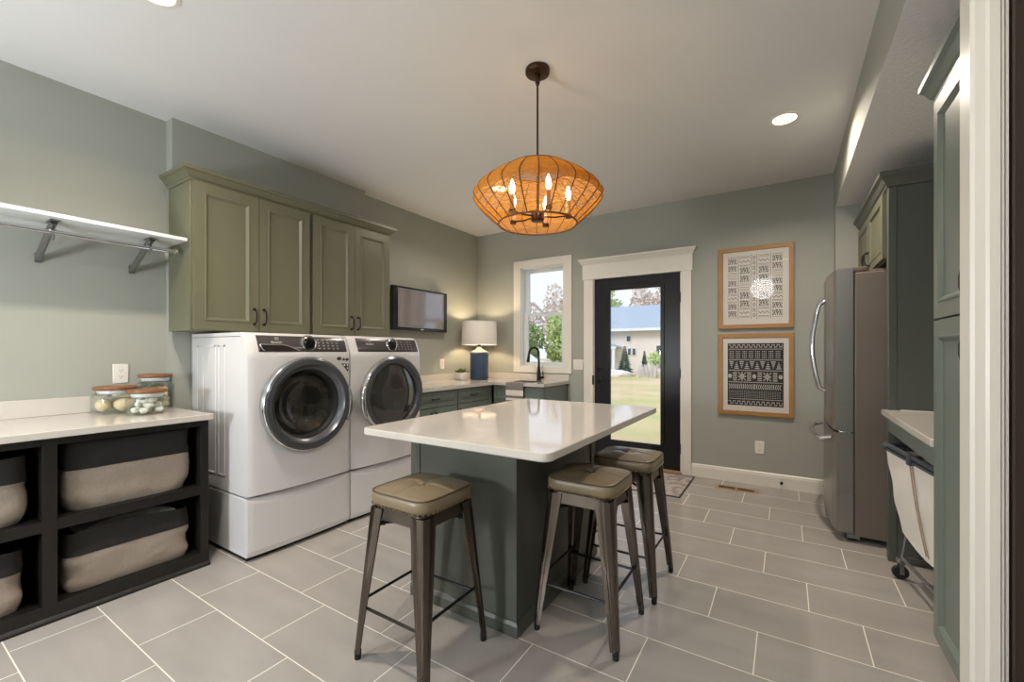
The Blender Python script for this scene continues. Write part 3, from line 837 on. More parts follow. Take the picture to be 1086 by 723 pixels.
    # door
    dy = yc + .012 if washer else yc + .025; dz = .895; Rr = .300
    FX = WFX + .026
    def f(bm):
        lathe(bm, [(Rr, FX - .01), (Rr, FX + .026), (Rr - .004, FX + .034), (Rr - .008, FX + .037), (Rr - .014, FX + .036)], 72, (0, dy, dz), 'x', False, False)
    dr = part('door', 'chrome', m, f, 30)
    Ri = .222 if washer else .236
    def f(bm):
        lathe(bm, [(Rr - .011, FX + .034), (Rr - .018, FX + .040), (Rr - .05, FX + .040), (Ri + .018, FX + .024), (Ri + .006, FX + .012), (Ri, FX + .008), (Ri - .004, FX - .01)], 72, (0, dy, dz), 'x', False, False)
    part('door_ring', 'appliance_grey', dr, f, 40)
    if washer:
        def f(bm): lathe(bm, [(Ri, FX + .004), (Ri - .02, FX + .008), (Ri - .05, FX + .002), (Ri - .08, FX - .03), (.09, FX - .05), (.002, FX - .056)], 56, (0, dy, dz), 'x', False, False)
        part('door_glass', 'door_glass', dr, f, 60)
        def f(bm):
            lathe(bm, [(Ri + .004, FX - .006), (Ri - .012, FX - .02), (Ri - .02, FX - .05), (Ri - .006, FX - .075)], 56, (0, dy, dz), 'x', False, False)
        part('door_gasket', 'gasket', m, f, 60)
        def f(bm):
            lathe(bm, [(Ri - .006, FX - .07), (Ri + .03, FX - .12), (Ri + .03, FX - .42), (.05, FX - .43), (.001, FX - .43)], 56, (0, dy, dz), 'x', False, False)
            for k in range(3):
                a = k * 2 * PI / 3 + .5
                p0 = Vector((FX - .12, dy + math.cos(a) * .22, dz + math.sin(a) * .22)); p1 = Vector((FX - .42, dy + math.cos(a + .3) * .22, dz + math.sin(a + .3) * .22))
                tube(bm, [p0, (p0 + p1) / 2, p1], .035, 8)
        part('drum', 'drum', m, f, 50)
    else:
        def f(bm): lathe(bm, [(Ri, FX + .012), (Ri - .01, FX + .016), (Ri * .5, FX + .019), (.002, FX + .020)], 56, (0, dy, dz), 'x', False, False)
        part('door_glass', 'dryer_glass', dr, f, 60)
        part('door_liner', 'liner', dr, lambda bm: lathe(bm, [(Ri, FX + .0), (Ri - .01, FX - .004), (Ri * .6, FX - .014), (.002, FX - .018)], 56, (0, dy, dz), 'x', False, False), 60)
    sgn = 1 if washer else -1
    def f(bm):
        pts = []
        for k in range(13):
            a = (k - 6) / 6 * .42
            pts.append((FX + .03 - .004 * abs(k - 6) / 6, dy + sgn * math.cos(a) * (Rr + .004), dz - .02 + math.sin(a) * (Rr + .004)))
        tube(bm, pts, [.010 + .010 * math.sin(PI * k / 12) for k in range(13)], 10)
    part('door_handle', 'chrome', dr, f, 50)
    if washer:
        for (y, z, r) in ((1.878, 1.180, .018), (1.918, 1.174, .012), (1.948, 1.172, .014)):
            bm = B(); c = Vector((front(z, (y - y0) / (y1 - y0)) + .0012, y, z))
            prism(bm, [c + Vector((0, math.cos(a) * r, math.sin(a) * r * .72)) for a in [k * PI / 10 for k in range(20)]], (.0006, 0, 0))
            obj('badge_sticker', bm, 'appliance_grey', m)
        bm = B(); c = lambda y, z: (front(z, (y - y0) / (y1 - y0)) + .0012, y, z)
        prism(bm, [c(1.898, 1.146), c(1.966, 1.142), c(1.962, 1.088), c(1.952, 1.088)], (.0006, 0, 0))
        obj('warning_sticker', bm, 'appliance_dark', m)
        bm = B()
        for (y, z, a, b_) in ((1.925, 1.133, .012, .006), (1.952, 1.133, .010, .006), (1.952, 1.112, .008, .006)):
            q = Vector(c(y, z)) + Vector((.0009, 0, 0)); quad(bm, [q + Vector((0, -a / 2, -b_)), q + Vector((0, a / 2, -b_)), q + Vector((0, a / 2, b_)), q + Vector((0, -a / 2, b_))])
        obj('sticker_icons', bm, 'plate', m, None)
    return m
pedestal(1.284, 1.978, 'white drawer pedestal under the washer, beside the black cubby cabinet')
pedestal(1.984, 2.676, 'white drawer pedestal under the dryer, half hidden by the island')
machine(1.284, 1.978, 'washing_machine')
machine(1.984, 2.676, 'dryer')

# ------------------------------------------------------------------ base cabinets in the corner
CBX, CT = -2.800, .858
def base_cab(name, y0, y1, label, doors):
    c = thing(name, label, 'cabinet', (-3.1, (y0 + y1) / 2, 0), 'grey green base cabinets in the corner')
    def f(bm):
        box(bm, XL2 + .001, CBX - .02, y0, y1, .1, CT - .001, .001); box(bm, XL2 + .001, CBX - .09, y0, y1, 0, .1)
    part('body', 'sage_daylit', c, f)
    cab_door(c, (CBX, y0 + .004, .702), (0, 1, 0), (1, 0, 0), y1 - y0 - .008, .146, 'sage_daylit', ((y1 - y0) / 2 if doors == 1 else (y1 - y0) * .52, .075), 'drawer', DRAWP, .10, .02, True)
    wd = (y1 - y0 - .008) / doors
    for i in range(doors):
        cab_door(c, (CBX, y0 + .004 + i * wd + .001, .115), (0, 1, 0), (1, 0, 0), wd - .003, .580, 'sage_daylit', (.03 if (i == 1 or doors == 1) else wd - .035, .48))
    return c
base_cab('base_cabinet', 2.690, 3.385, 'grey green base cabinet with one drawer, beside the dryer', 2)
c2_ = base_cab('base_cabinet', 3.389, 3.900, 'daylit sage green base cabinet with one drawer, in the corner before the sink', 1)
part('filler_strip', 'sage_daylit', c2_, lambda bm: box(bm, CBX - .022, CBX - .002, 3.902, 3.990, .1, CT - .001, .001))
SBY = 3.975
c = thing('sink_cabinet', 'grey green sink cabinet under the window with a striped towel in front', 'cabinet', (-2.5, 4.3, 0))
SX0, SX1 = -2.795, -2.139
def f(bm):
    x0, x1, y0, y1 = SX0, SX1, SBY + .02, YB - .001
    for (a, b_, e, g) in ((x0, x0 + .02, y0, y1), (x1 - .02, x1, y0, y1), (x0, x1, y1 - .02, y1), (x0, x1, y0, y0 + .02)):
        box(bm, a, b_, e, g, .1, CT - .001)
    box(bm, x0, x1, y0, y1, .1, .12); box(bm, x0, x1 - .02, y0 + .08, y1, 0, .1)
    # recessed side frame
    for (a, b_, e, g) in ((y0, y0 + .012, .1, CT - .001), (y1 - .012, y1, .1, CT - .001)):
        box(bm, x1, x1 + .004, a, b_, e, g)
part('body', 'sage_daylit', c, f)
for i in range(2):
    x0 = SX0 + .03 + i * .315
    cab_door(c, (x0, SBY, .702), (1, 0, 0), (0, -1, 0), .310, .146, 'sage_daylit', None, 'false_front', DRAWP)
    cab_door(c, (x0, SBY, .115), (1, 0, 0), (0, -1, 0), .310, .580, 'sage_daylit', (.275 if i == 0 else .035, .48))
# L shaped worktop with the sink cut-out
t = thing('countertop', 'white quartz corner worktop with sink under the window, holding the lamp', 'countertop', (-3.0, 4.2, CT))
KX0, KX1, KY0, KY1 = -2.62, -2.30, 4.05, 4.33
def f(bm):
    xs = [XL2 + .001, -2.762, KX0, KX1, -2.113]; ys = [2.684, 3.945, KY0, KY1, YB - .001]
    z0, z1 = CT + .0005, .892
    def keep(i, j):
        if i >= 1 and j == 0: return False
        return not (i == 2 and j == 2)
    V = {}
    def v(i, j, z):
        k = (i, j, z)
        if k not in V: V[k] = bm.verts.new((xs[i], ys[j], z))
        return V[k]
    for i in range(4):
        for j in range(4):
            if not keep(i, j): continue
            for z in (z0, z1): bm.faces.new([v(i, j, z), v(i + 1, j, z), v(i + 1, j + 1, z), v(i, j + 1, z)])
            for (di, dj, a, b_) in ((-1, 0, (i, j), (i, j + 1)), (1, 0, (i + 1, j), (i + 1, j + 1)), (0, -1, (i, j), (i + 1, j)), (0, 1, (i, j + 1), (i + 1, j + 1))):
                ii, jj = i + di, j + dj
                if not (0 <= ii < 4 and 0 <= jj < 4 and keep(ii, jj)):
                    bm.faces.new([v(*a, z0), v(*b_, z0), v(*b_, z1), v(*a, z1)])
part('slab', 'quartz', t, f, 20)
def f(bm): box(bm, XL2 + .001, XL2 + .018, 2.72, YB - .001, .8922, .962, .003)
part('backsplash', 'quartz', t, f)
def f(bm): box(bm, XL2 + .0185, -2.113, YB - .018, YB - .001, .8922, .962, .003)
part('backsplash', 'quartz', t, f)
k = thing('sink', 'grey steel undermount sink set in the corner worktop under the window', 'sink', (-2.46, 4.19, .70))
def f(bm):
    x0, x1, y0, y1 = KX0 + .001, KX1 - .001, KY0 + .001, KY1 - .001
    r = .0
    rings = []
    for (ins, z) in ((0, .8915), (.0, .836), (.004, .72), (.03, .705)):
        rings.append([bm.verts.new(p) for p in ((x0 + ins, y0 + ins, z), (x1 - ins, y0 + ins, z), (x1 - ins, y1 - ins, z), (x0 + ins, y1 - ins, z))])
    for A, C in zip(rings, rings[1:]):
        for q in range(4): bm.faces.new((A[q], A[(q + 1) % 4], C[(q + 1) % 4], C[q]))
    bm.faces.new(rings[-1])
part('basin', 'sink', k, f, 20)
part('drain', 'chrome', k, lambda bm: lathe(bm, [(.04, .7065), (.036, .709), (.03, .7075)], 24, (-2.46, 4.19, 0)))
# faucet
FCX, FCY = -2.437, 4.42
fc = thing('faucet', 'matte black gooseneck faucet with side lever in front of the window', 'faucet', (FCX, FCY, .892))
def f(bm):
    lathe(bm, [(.029, .8925), (.029, .905), (.024, .912), (.0235, .97), (.018, 1.02), (.0135, 1.06)], 24, (FCX, FCY, 0))
    pts = [(0, 1.05), (0, 1.15)]
    for q in range(1, 12):
        a = PI * q / 12 * 1.02
        pts.append((.058 - .058 * math.cos(a), 1.205 + .070 * math.sin(a)))
    pts.append((.118, 1.19))
    dirv = Vector((-.72, -.69, 0)).normalized()
    tube(bm, [Vector((FCX, FCY, 0)) + dirv * a + Vector((0, 0, z)) for a, z in pts], .0125, 12)
part('spout', 'black_metal', fc, f, 40)
def f(bm):
    dirv = Vector((-.72, -.69, 0)).normalized(); p = Vector((FCX, FCY, 0)) + dirv * .118
    tube(bm, [p + Vector((0, 0, 1.20)), p + dirv * .004 + Vector((0, 0, 1.16)), p + dirv * .009 + Vector((0, 0, 1.115)), p + dirv * .01 + Vector((0, 0, 1.105))], [.0135, .016, .019, .016], 14)
part('spray_head', 'black_metal', fc, f, 40)
def f(bm):
    tube(bm, [(FCX, FCY, .925), (FCX + .05, FCY - .005, .928), (FCX + .068, FCY - .006, .929)], [.017, .016, .013], 14)
    tube(bm, [(FCX + .058, FCY - .006, .932), (FCX + .06, FCY - .008, .965), (FCX + .056, FCY - .008, 1.0)], [.008, .006, .006], 10)
part('lever', 'black_metal', fc, f, 40)
# towel over the counter edge
bm = B()
TX0, TX1 = -2.578, -2.360
prof = [(4.04, .8945), (3.99, .8945), (3.945, .8945), (3.938, .891), (3.936, .86), (3.937, .82), (3.938, .75), (3.936, .66), (3.934, .58), (3.935, .50), (3.936, .455)]
G = []
for i in range(15):
    u = i / 14; row = []
    for j, (y, z) in enumerate(prof):
        wv = .004 * math.sin(u * 9 + 1) * max(0, j - 3) / 8
        row.append(bm.verts.new((TX0 + (TX1 - TX0) * u, y - abs(wv), z)))
    G.append(row)
for i in range(14):
    for j in range(len(prof) - 1): bm.faces.new((G[i][j], G[i + 1][j], G[i + 1][j + 1], G[i][j + 1]))
bmesh.ops.recalc_face_normals(bm, faces=bm.faces[:])
bmesh.ops.solidify(bm, geom=bm.faces[:], thickness=-.004)
for v in bm.verts:
    if v.co.z < .891 and v.co.y > 3.9445: v.co.y = 3.9445
tag(obj('hand_towel', bm, 'towel', None, 50, origin=(-2.47, 3.94, .88)), 'grey and cream striped hand towel hanging over the sink worktop edge', 'towel')

# table lamp
LX, LY, LZ = -3.150, 4.215, .892
l = thing('table_lamp', 'table lamp with navy ceramic base and white drum shade in the corner', 'lamp', (LX, LY, LZ))
part('base', 'lamp_blue', l, lambda bm: lathe(bm, [(.095, LZ + .0008), (.106, LZ + .006), (.110, LZ + .02), (.110, LZ + .31), (.106, LZ + .325), (.098, LZ + .332)], 40, (LX, LY, 0)))
part('neck', 'lamp_neck', l, lambda bm: lathe(bm, [(.098, LZ + .332), (.085, LZ + .344), (.05, LZ + .362), (.028, LZ + .382), (.022, LZ + .395)], 32, (LX, LY, 0)))
def f(bm):
    lathe(bm, [(.023, LZ + .394), (.023, LZ + .48), (.015, LZ + .50)], 20, (LX, LY, 0))
part('socket', 'black_metal', l, f)
part('bulb', 'lamp_bulb', l, lambda bm: lathe(bm, [(.012, LZ + .50), (.02, LZ + .53), (.03, LZ + .56), (.03, LZ + .58), (.018, LZ + .605), (.003, LZ + .612)], 20, (LX, LY, 0)))
def f(bm):
    a, b_ = LZ + .418, LZ + .70
    lathe(bm, [(.213, a), (.211, b_), (.209, b_), (.211, a), (.213, a)], 64, (LX, LY, 0), capA=False, capB=False)
sh = part('lamp_shade', 'shade_fabric', l, f, 60)
def f(bm):
    for z in (LZ + .42, LZ + .698):
        tube(bm, [(LX + math.cos(q * PI / 24) * .2115, LY + math.sin(q * PI / 24) * .2115, z) for q in range(48)], .003, 6, closed=True)
    for q in range(3):
        a = q * 2 * PI / 3
        tube(bm, [(LX, LY, LZ + .66), (LX + math.cos(a) * .21, LY + math.sin(a) * .21, LZ + .69)], .002, 6)
    tube(bm, [(LX + .028, LY, LZ + .44), (LX + .04, LY, LZ + .52), (LX + .02, LY, LZ + .6), (LX, LY, LZ + .66)], .002, 6)
part('shade_frame', 'plate', sh, f)
# succulent
PX, PY = -3.262, 4.010
p = thing('potted_succulent', 'small green succulent in a white square pot beside the blue lamp', 'plant', (PX, PY, .892))
part('pot', 'pot', p, lambda bm: lathe(bm, [(.052, .8928), (.064, .898), (.071, .92), (.072, .975), (.068, .982), (.063, .977), (.062, .955)], 36, (PX, PY, 0), power=3.5))
part('soil', 'soil', p, lambda bm: lathe(bm, [(.062, .964), (.03, .97), (.002, .971)], 24, (PX, PY, 0), power=3.5, capA=False))
def f(bm):
    for i in range(34):
        a = i * 2.4; el = .25 + 1.15 * (1 - i / 34) if False else 1.35 - 1.0 * ((i % 9) / 9)
        L = .045 + .03 * R.random(); o = Vector((PX, PY, .965)) + Vector((math.cos(a), math.sin(a), 0)) * (.006 + .028 * R.random())
        dv = Vector((math.cos(a) * math.cos(el), math.sin(a) * math.cos(el), math.sin(el)))
        tube(bm, [o, o + dv * L * .5, o + dv * L + Vector((0, 0, .005))], [.005, .0085, .001], 6)
part('leaves', 'plant', p, f, 60)

# television
tv = thing('television', 'small black flat television with silver inner border on the left wall', 'television', (-3.41, 3.46, 1.45))
TVX = -3.372
def f(bm):
    panel(bm, (TVX, 3.045, 1.452), (0, 1, 0), (0, 0, 1), (1, 0, 0), .832, .458, [(0, 0), (.004, .004), (.050, .004), (.052, .002)], .035)
part('bezel', 'black_plastic', tv, f)
def f(bm):
    panel(bm, (TVX + .0045, 3.110, 1.484), (0, 1, 0), (0, 0, 1), (1, 0, 0), .702, .406, [(0, .001), (.003, .002)], .0)
part('screen', 'screen', tv, f, 20)
def f(bm):
    for y0, y1, z0, z1 in ((3.112, 3.125, 1.486, 1.888), (3.797, 3.810, 1.486, 1.888)):
        box(bm, TVX + .0065, TVX + .009, y0, y1, z0, z1)
    for z0, z1 in ((1.486, 1.494), (1.880, 1.888)): box(bm, TVX + .0065, TVX + .009, 3.125, 3.797, z0, z1)
part('inner_border', 'bezel_silver', tv, f)
def f(bm): prism(bm, [(TVX + .0045, 3.462 + math.cos(q * PI / 12) * .026, 1.469 + math.sin(q * PI / 12) * .008) for q in range(24)], (.002, 0, 0))
part('emblem', 'chrome', tv, f)
part('wall_mount', 'black_metal', tv, lambda bm: box(bm, XL2 + .0005, TVX - .034, 3.30, 3.62, 1.56, 1.80))

# ------------------------------------------------------------------ island
IX0, IX1, IY0, IY1, IZ = -1.602, -.982, 1.578, 2.475, .853
i_ = thing('kitchen_island', 'dark grey green island base with plain sides in the middle of the floor', 'island', (-1.29, 2.03, 0))
part('body', 'island', i_, lambda bm: box(bm, IX0, IX1, IY0, IY1, 0.001, IZ, .002))
for x, y in ((IX0, IY0), (IX1, IY0), (IX0, IY1), (IX1, IY1)):
    sx = 1 if x == IX0 else -1; sy = 1 if y == IY0 else -1
    def f(bm):
        pts = [(x - sx * .005, y - sy * .005), (x + sx * .055, y - sy * .005), (x + sx * .055, y), (x, y), (x, y + sy * .055), (x - sx * .005, y + sy * .055)]
        prism(bm, [(a, b_, .067) for a, b_ in pts], (0, 0, IZ - .068))
    part('corner_trim', 'island', i_, f)
def f(bm): sweep(bm, [(IX0, IY0), (IX1, IY0), (IX1, IY1), (IX0, IY1), (IX0, IY0)], [(0, .001), (.014, .001), (.014, .048), (.009, .056), (.006, .062), (0, .066)])
part('base_molding', 'island', i_, f, 25)
t = thing('countertop', 'large white polished quartz top with rounded corners on the island', 'countertop', (-1.145, 2.0, IZ))
def f(bm):
    x0, x1, y0, y1, r = -1.622, -.668, 1.278, 2.726, .035
    pts = []
    for (cx, cy, a0) in ((x1 - r, y1 - r, 0), (x0 + r, y1 - r, 90), (x0 + r, y0 + r, 180), (x1 - r, y0 + r, 270)):
        for q in range(7):
            a = math.radians(a0 + q * 15); pts.append((cx + r * math.cos(a), cy + r * math.sin(a)))
    rings = []
    for ins, z in ((.004, IZ + .0005), (0, IZ + .0045), (0, .881), (.0012, .8838), (.004, .885)):
        rings.append([bm.verts.new((x + (-ins if x > -1.145 else ins), y + (-ins if y > 2 else ins), z)) for x, y in pts])
    n = len(pts)
    for A, C in zip(rings, rings[1:]):
        for q in range(n): bm.faces.new((A[q], A[(q + 1) % n], C[(q + 1) % n], C[q]))
    bm.faces.new(rings[0]); bm.faces.new(rings[-1])
part('slab', 'quartz', t, f, 30)

# ------------------------------------------------------------------ bar stools
def make_stool():
    s = thing('bar_stool', '', 'bar stool', (0, 0, 0), 'leather topped metal stools at the island')
    # cushion, stacked rings of a rounded square with a domed buttoned top
    def rsq(h, z, p=6.0, n=64, dome=None):
        out = []
        for k in range(n):
            a = 2 * PI * k / n; c_, s_ = math.cos(a), math.sin(a); q = (abs(c_) ** p + abs(s_) ** p) ** (-1 / p)
            out.append((c_ * q * h, s_ * q * h, z))
        return out
    def f(bm):
        rings = [rsq(.136, .612), (rsq(.150, .617)), rsq(.158, .630), rsq(.160, .648), rsq(.158, .664), rsq(.152, .673)]
        for h in (.140, .12, .095, .07, .045, .022, .010):
            top = .673 + .018 * (1 - (h / .152) ** 2)
            if h <= .022: top -= .010
            ring = rsq(h, top, 2 + 4 * h / .152)
            # tufting creases running to the four sides
            ring = [(x, y, z - .0035 * math.exp(-(min(abs(x), abs(y)) / .006) ** 2)) for x, y, z in ring]
            rings.append(ring)
        vs = [[bm.verts.new(p) for p in r_] for r_ in rings]
        for A, C in zip(vs, vs[1:]):
            for k in range(64): bm.faces.new((A[k], A[(k + 1) % 64], C[(k + 1) % 64], C[k]))
        bm.faces.new(vs[0]); bm.faces.new(vs[-1])
    seat = part('seat', 'leather', s, f, 50)
    part('piping', 'piping', seat, lambda bm: tube(bm, rsq(.1555, .6715), .0032, 6, closed=True))
    part('tuft_button', 'leather', seat, lambda bm: lathe(bm, [(.012, .678), (.011, .683), (.005, .686), (.001, .6865)], 16))
    def f(bm):
        r_ = rsq(.1575, .6225, 6.0, 64)
        for x, y, z in r_:
            rr = bmesh.ops.create_icosphere(bm, subdivisions=1, radius=.0048)
            bmesh.ops.translate(bm, verts=rr['verts'], vec=(x, y, z))
    part('nailhead_trim', 'brass', seat, f)
    def f(bm):
        # pressed steel skirt under the cushion
        rings = [rsq(.132, .611, 9), rsq(.140, .611, 9), rsq(.145, .565, 9), rsq(.141, .565, 9), rsq(.132, .606, 9)]
        vs = [[bm.verts.new(p) for p in r_] for r_ in rings]
        for A, C in zip(vs, vs[1:]):
            for k in range(64): bm.faces.new((A[k], A[(k + 1) % 64], C[(k + 1) % 64], C[k]))
        bm.faces.new(vs[0])
    part('seat_frame', 'gunmetal', s, f)
    for sx in (-1, 1):
        for sy in (-1, 1):
            def cor(z):
                u = (.606 - z) / .606
                return .146 + .047 * u, .070 - .042 * u + (.002 if z < .1 else 0)
            def f(bm):
                rings = []
                for z in (.606, .56, .48, .38, .28, .18, .10, .06, .028):
                    c, fl = cor(z); e = .008
                    # outline of the folded sheet: outer corner is rounded, with a pressed rib each side of it
                    prof = [(c - fl, c), (c - fl * .62, c), (c - fl * .52, c + .003), (c - fl * .38, c + .003), (c - fl * .28, c), (c - e, c), (c - e * .3, c - e * .3), (c, c - e),
                            (c, c - fl * .28), (c + .003, c - fl * .38), (c + .003, c - fl * .52), (c, c - fl * .62), (c, c - fl),
                            (c - .004, c - fl), (c - .005, c - e * 1.6), (c - e * 1.6, c - .005), (c - fl, c - .004)]
                    rings.append([bm.verts.new((x * sx, y * sy, z)) for x, y in prof])
                n = len(rings[0])
                for A, C in zip(rings, rings[1:]):
                    for k in range(n): bm.faces.new((A[k], A[(k + 1) % n], C[(k + 1) % n], C[k]))
                bm.faces.new(rings[0]); bm.faces.new(rings[-1])
            leg = part('leg', 'gunmetal', s, f, 30)
            c, fl = cor(.02)
            def f(bm): tube(bm, [((c - .012) * sx, (c - .012) * sy, .0005), ((c - .012) * sx, (c - .012) * sy, .03), ((c - .013) * sx, (c - .013) * sy, .045)], [.013, .014, .010], 12)
            part('rubber_foot', 'rubber', leg, f, 40)
    def at(sx, sy, z, ins=.012):
        u = (.606 - z) / .606; c = .146 + .047 * u - ins
        return Vector((sx * c, sy * c, z))
    for (a, b_, z) in (((-1, -1), (1, -1), .205), ((1, 1), (-1, 1), .205), ((1, -1), (1, 1), .235), ((-1, 1), (-1, -1), .235)):
        part('footrest_rung', 'black_metal', s, lambda bm: tube(bm, [at(*a, z), at(*b_, z)], .006, 8))
    for (a, b_, z) in (((-1, -1), (1, 1), .535), ((-1, 1), (1, -1), .525)):
        def f(bm):
            p, q = at(*a, z), at(*b_, z); tube(bm, [p, q], .0065, 8)
            for e, d_ in ((p, (q - p)), (q, (p - q))): tube(bm, [e, e + d_.normalized() * .05], .011, 8)
        part('cross_brace', 'black_metal', s, f)
    return s
st = make_stool()
spots = [(-1.268, 1.306, 'tan topped metal bar stool at the near end of the island, facing the washer'),
         (-.752, 1.852, 'tan topped metal bar stool right of the island, between the other two stools'),
         (-.722, 2.325, 'tan topped metal bar stool right of the island, closest to the glass door')]
for n_, (x, y, lb) in enumerate(spots):
    o = st if n_ == 0 else copy_tree(st)
    o.location = (x, y, 0); o['label'] = lb

# ------------------------------------------------------------------ pendant
PCX, PCY = -1.130, 2.035
p = thing('pendant_light', 'woven rope drum pendant with candle bulbs hanging over the island', 'pendant light', (PCX, PCY, ZC))
def f(bm):
    lathe(bm, [(.064, ZC - .001), (.066, ZC - .006), (.066, ZC - .020), (.062, ZC - .027), (.05, ZC - .029), (.016, ZC - .031), (.016, ZC - .05), (.012, ZC - .075), (.009, ZC - .085)], 40, (PCX, PCY, 0))
part('canopy', 'bronze', p, f)
part('rod', 'bronze', p, lambda bm: tube(bm, [(PCX, PCY, ZC - .08), (PCX, PCY, 1.95)], .0055, 10))
def hub(bm):
    lathe(bm, [(.010, 2.02), (.012, 1.985), (.034, 1.975), (.036, 1.965), (.036, 1.935), (.03, 1.929), (.005, 1.927)], 28, (PCX, PCY, 0))
part('hub', 'bronze', p, hub)
for k_ in range(5):
    a = math.radians(30.4 + 72 * k_); ex, ey = PCX + math.cos(a) * .165, PCY + math.sin(a) * .165
    def f(bm):
        tube(bm, [(PCX + math.cos(a) * .03, PCY + math.sin(a) * .03, 1.955), (PCX + math.cos(a) * .09, PCY + math.sin(a) * .09, 1.950), (ex, ey, 1.958)], .0045, 8)
        lathe(bm, [(.016, 1.944), (.018, 1.952), (.018, 1.962)], 16, (ex, ey, 0))
    ar = part('arm', 'bronze', p, f)
    part('candle_sleeve', 'sleeve', ar, lambda bm: lathe(bm, [(.0125, 1.962), (.0125, 2.038), (.009, 2.042)], 16, (ex, ey, 0)))
    part('bulb', 'bulb', ar, lambda bm: lathe(bm, [(.007, 2.042), (.012, 2.056), (.0145, 2.070), (.013, 2.084), (.007, 2.104), (.0015, 2.12)], 14, (ex, ey, 0)))
SHP = [(.165, 2.208), (.215, 2.180), (.268, 2.146), (.312, 2.112), (.340, 2.080), (.347, 2.062), (.340, 2.044), (.315, 2.010), (.270, 1.966), (.210, 1.914)]
def shp(t):
    n = len(SHP) - 1; i = min(n - 1, int(t * n)); u = t * n - i
    return SHP[i][0] * (1 - u) + SHP[i + 1][0] * u, SHP[i][1] * (1 - u) + SHP[i + 1][1] * u
NR = 24
def f(bm):
    # fine rope strands strung flat from rib to rib
    rows = 76
    for j in range(rows):
        t = (j + .5) / rows
        pts = []
        for k in range(NR):
            for sub in range(3):
                a0 = 2 * PI * k / NR; a1 = 2 * PI * (k + 1) / NR; u = sub / 3
                tt = min(.999, max(.001, t + (R.random() - .5) * .014))
                r, z = shp(tt)
                x = math.cos(a0) * (1 - u) + math.cos(a1) * u; y = math.sin(a0) * (1 - u) + math.sin(a1) * u
                pts.append((PCX + x * r, PCY + y * r, z))
        tube(bm, pts, .0014 + (.0009 if t < .40 else 0), 4, closed=True)
shd = part('woven_shade', 'rope', p, f, 60)
for k in range(NR):
    a = 2 * PI * k / NR
    part('rib', 'rib', shd, lambda bm: tube(bm, [(PCX + math.cos(a) * (r + .001), PCY + math.sin(a) * (r + .001), z) for r, z in SHP], .0032, 6))
for r, z in (SHP[0], SHP[-1]):
    part('hoop', 'rib', shd, lambda bm: tube(bm, [(PCX + math.cos(q * PI / 36) * r, PCY + math.sin(q * PI / 36) * r, z) for q in range(72)], .0048, 6, closed=True))
def f(bm):
    for q in range(4):
        a = q * PI / 2 + .3
        tube(bm, [(PCX, PCY, 2.215), (PCX + math.cos(a) * .165, PCY + math.sin(a) * .165, 2.208)], .003, 6)
part('spider', 'rib', p, f)

# recessed can lights
CANS = [(-.008, 3.33, 'round white recessed ceiling light at the right, above the pictures and fridge'),
        (-2.25, 3.33, 'round white recessed ceiling light hidden behind the woven pendant'),
        (-2.25, .73, 'round white recessed ceiling light above the washer, outside the photo at upper left'),
        (-.008, .73, 'round white recessed ceiling light nearest the camera, outside the photo at the top')]
for x, y, lb in CANS:
    c = thing('recessed_light', lb, 'ceiling light', (x, y, ZC), 'recessed ceiling lights')
    part('trim_ring', 'plate', c, lambda bm: lathe(bm, [(.088, ZC - .0005), (.086, ZC - .004), (.070, ZC - .006), (.066, ZC - .003)], 40, (x, y, 0), capA=False, capB=False))
    part('lens', 'can_lens', c, lambda bm: lathe(bm, [(.067, ZC - .0035), (.001, ZC - .0035)], 40, (x, y, 0), capA=False, capB=False))

# ------------------------------------------------------------------ framed prints
def glyph(bm, pt, u0, u1, v0, v1, pat, mi):
    n = len(pat[0]); m = len(pat)
    for r_, row in enumerate(pat):
        for c_, ch in enumerate(row):
            if ch == '#':
                a0 = u0 + (u1 - u0) * c_ / n; a1 = u0 + (u1 - u0) * (c_ + 1) / n; b0 = v0 + (v1 - v0) * r_ / m; b1 = v0 + (v1 - v0) * (r_ + 1) / m
                quad(bm, [pt(a0, b0), pt(a1, b0), pt(a1, b1), pt(a0, b1)], mi)
def framed(z0, z1, label, art):
    x0, x1 = -.545, .060; w_, h_ = x1 - x0, z1 - z0; y = YB - .026
    fr = thing('framed_print', label, 'picture', ((x0 + x1) / 2, YB, z0), 'oak framed prints on the back wall')
    def f(bm):
        panel(bm, (x0, y, z0), (1, 0, 0), (0, 0, 1), (0, -1, 0), w_, h_, [(0, 0), (.002, .002), (.036, .002), (.038, -.006), (.0385, -.012)], .025)
    part('frame', 'frame_wood', fr, f, 20)
    part('mat_board', 'paper', fr, lambda bm: box(bm, x0 + .037, x1 - .037, y + .0085, y + .0115, z0 + .037, z1 - .037))
    yy = y + .0082
    bm = B(); pt = lambda u, v: (x0 + .038 + (w_ - .076) * u, yy, z1 - .038 - (h_ - .076) * v)
    art(bm, pt); obj('print', bm, ['ink', 'print_black', 'print_white'], fr, None, recalc=False)
    part('glass', 'art_glass', fr, lambda bm: box(bm, x0 + .037, x1 - .037, y + .0048, y + .0062, z0 + .037, z1 - .037), None)
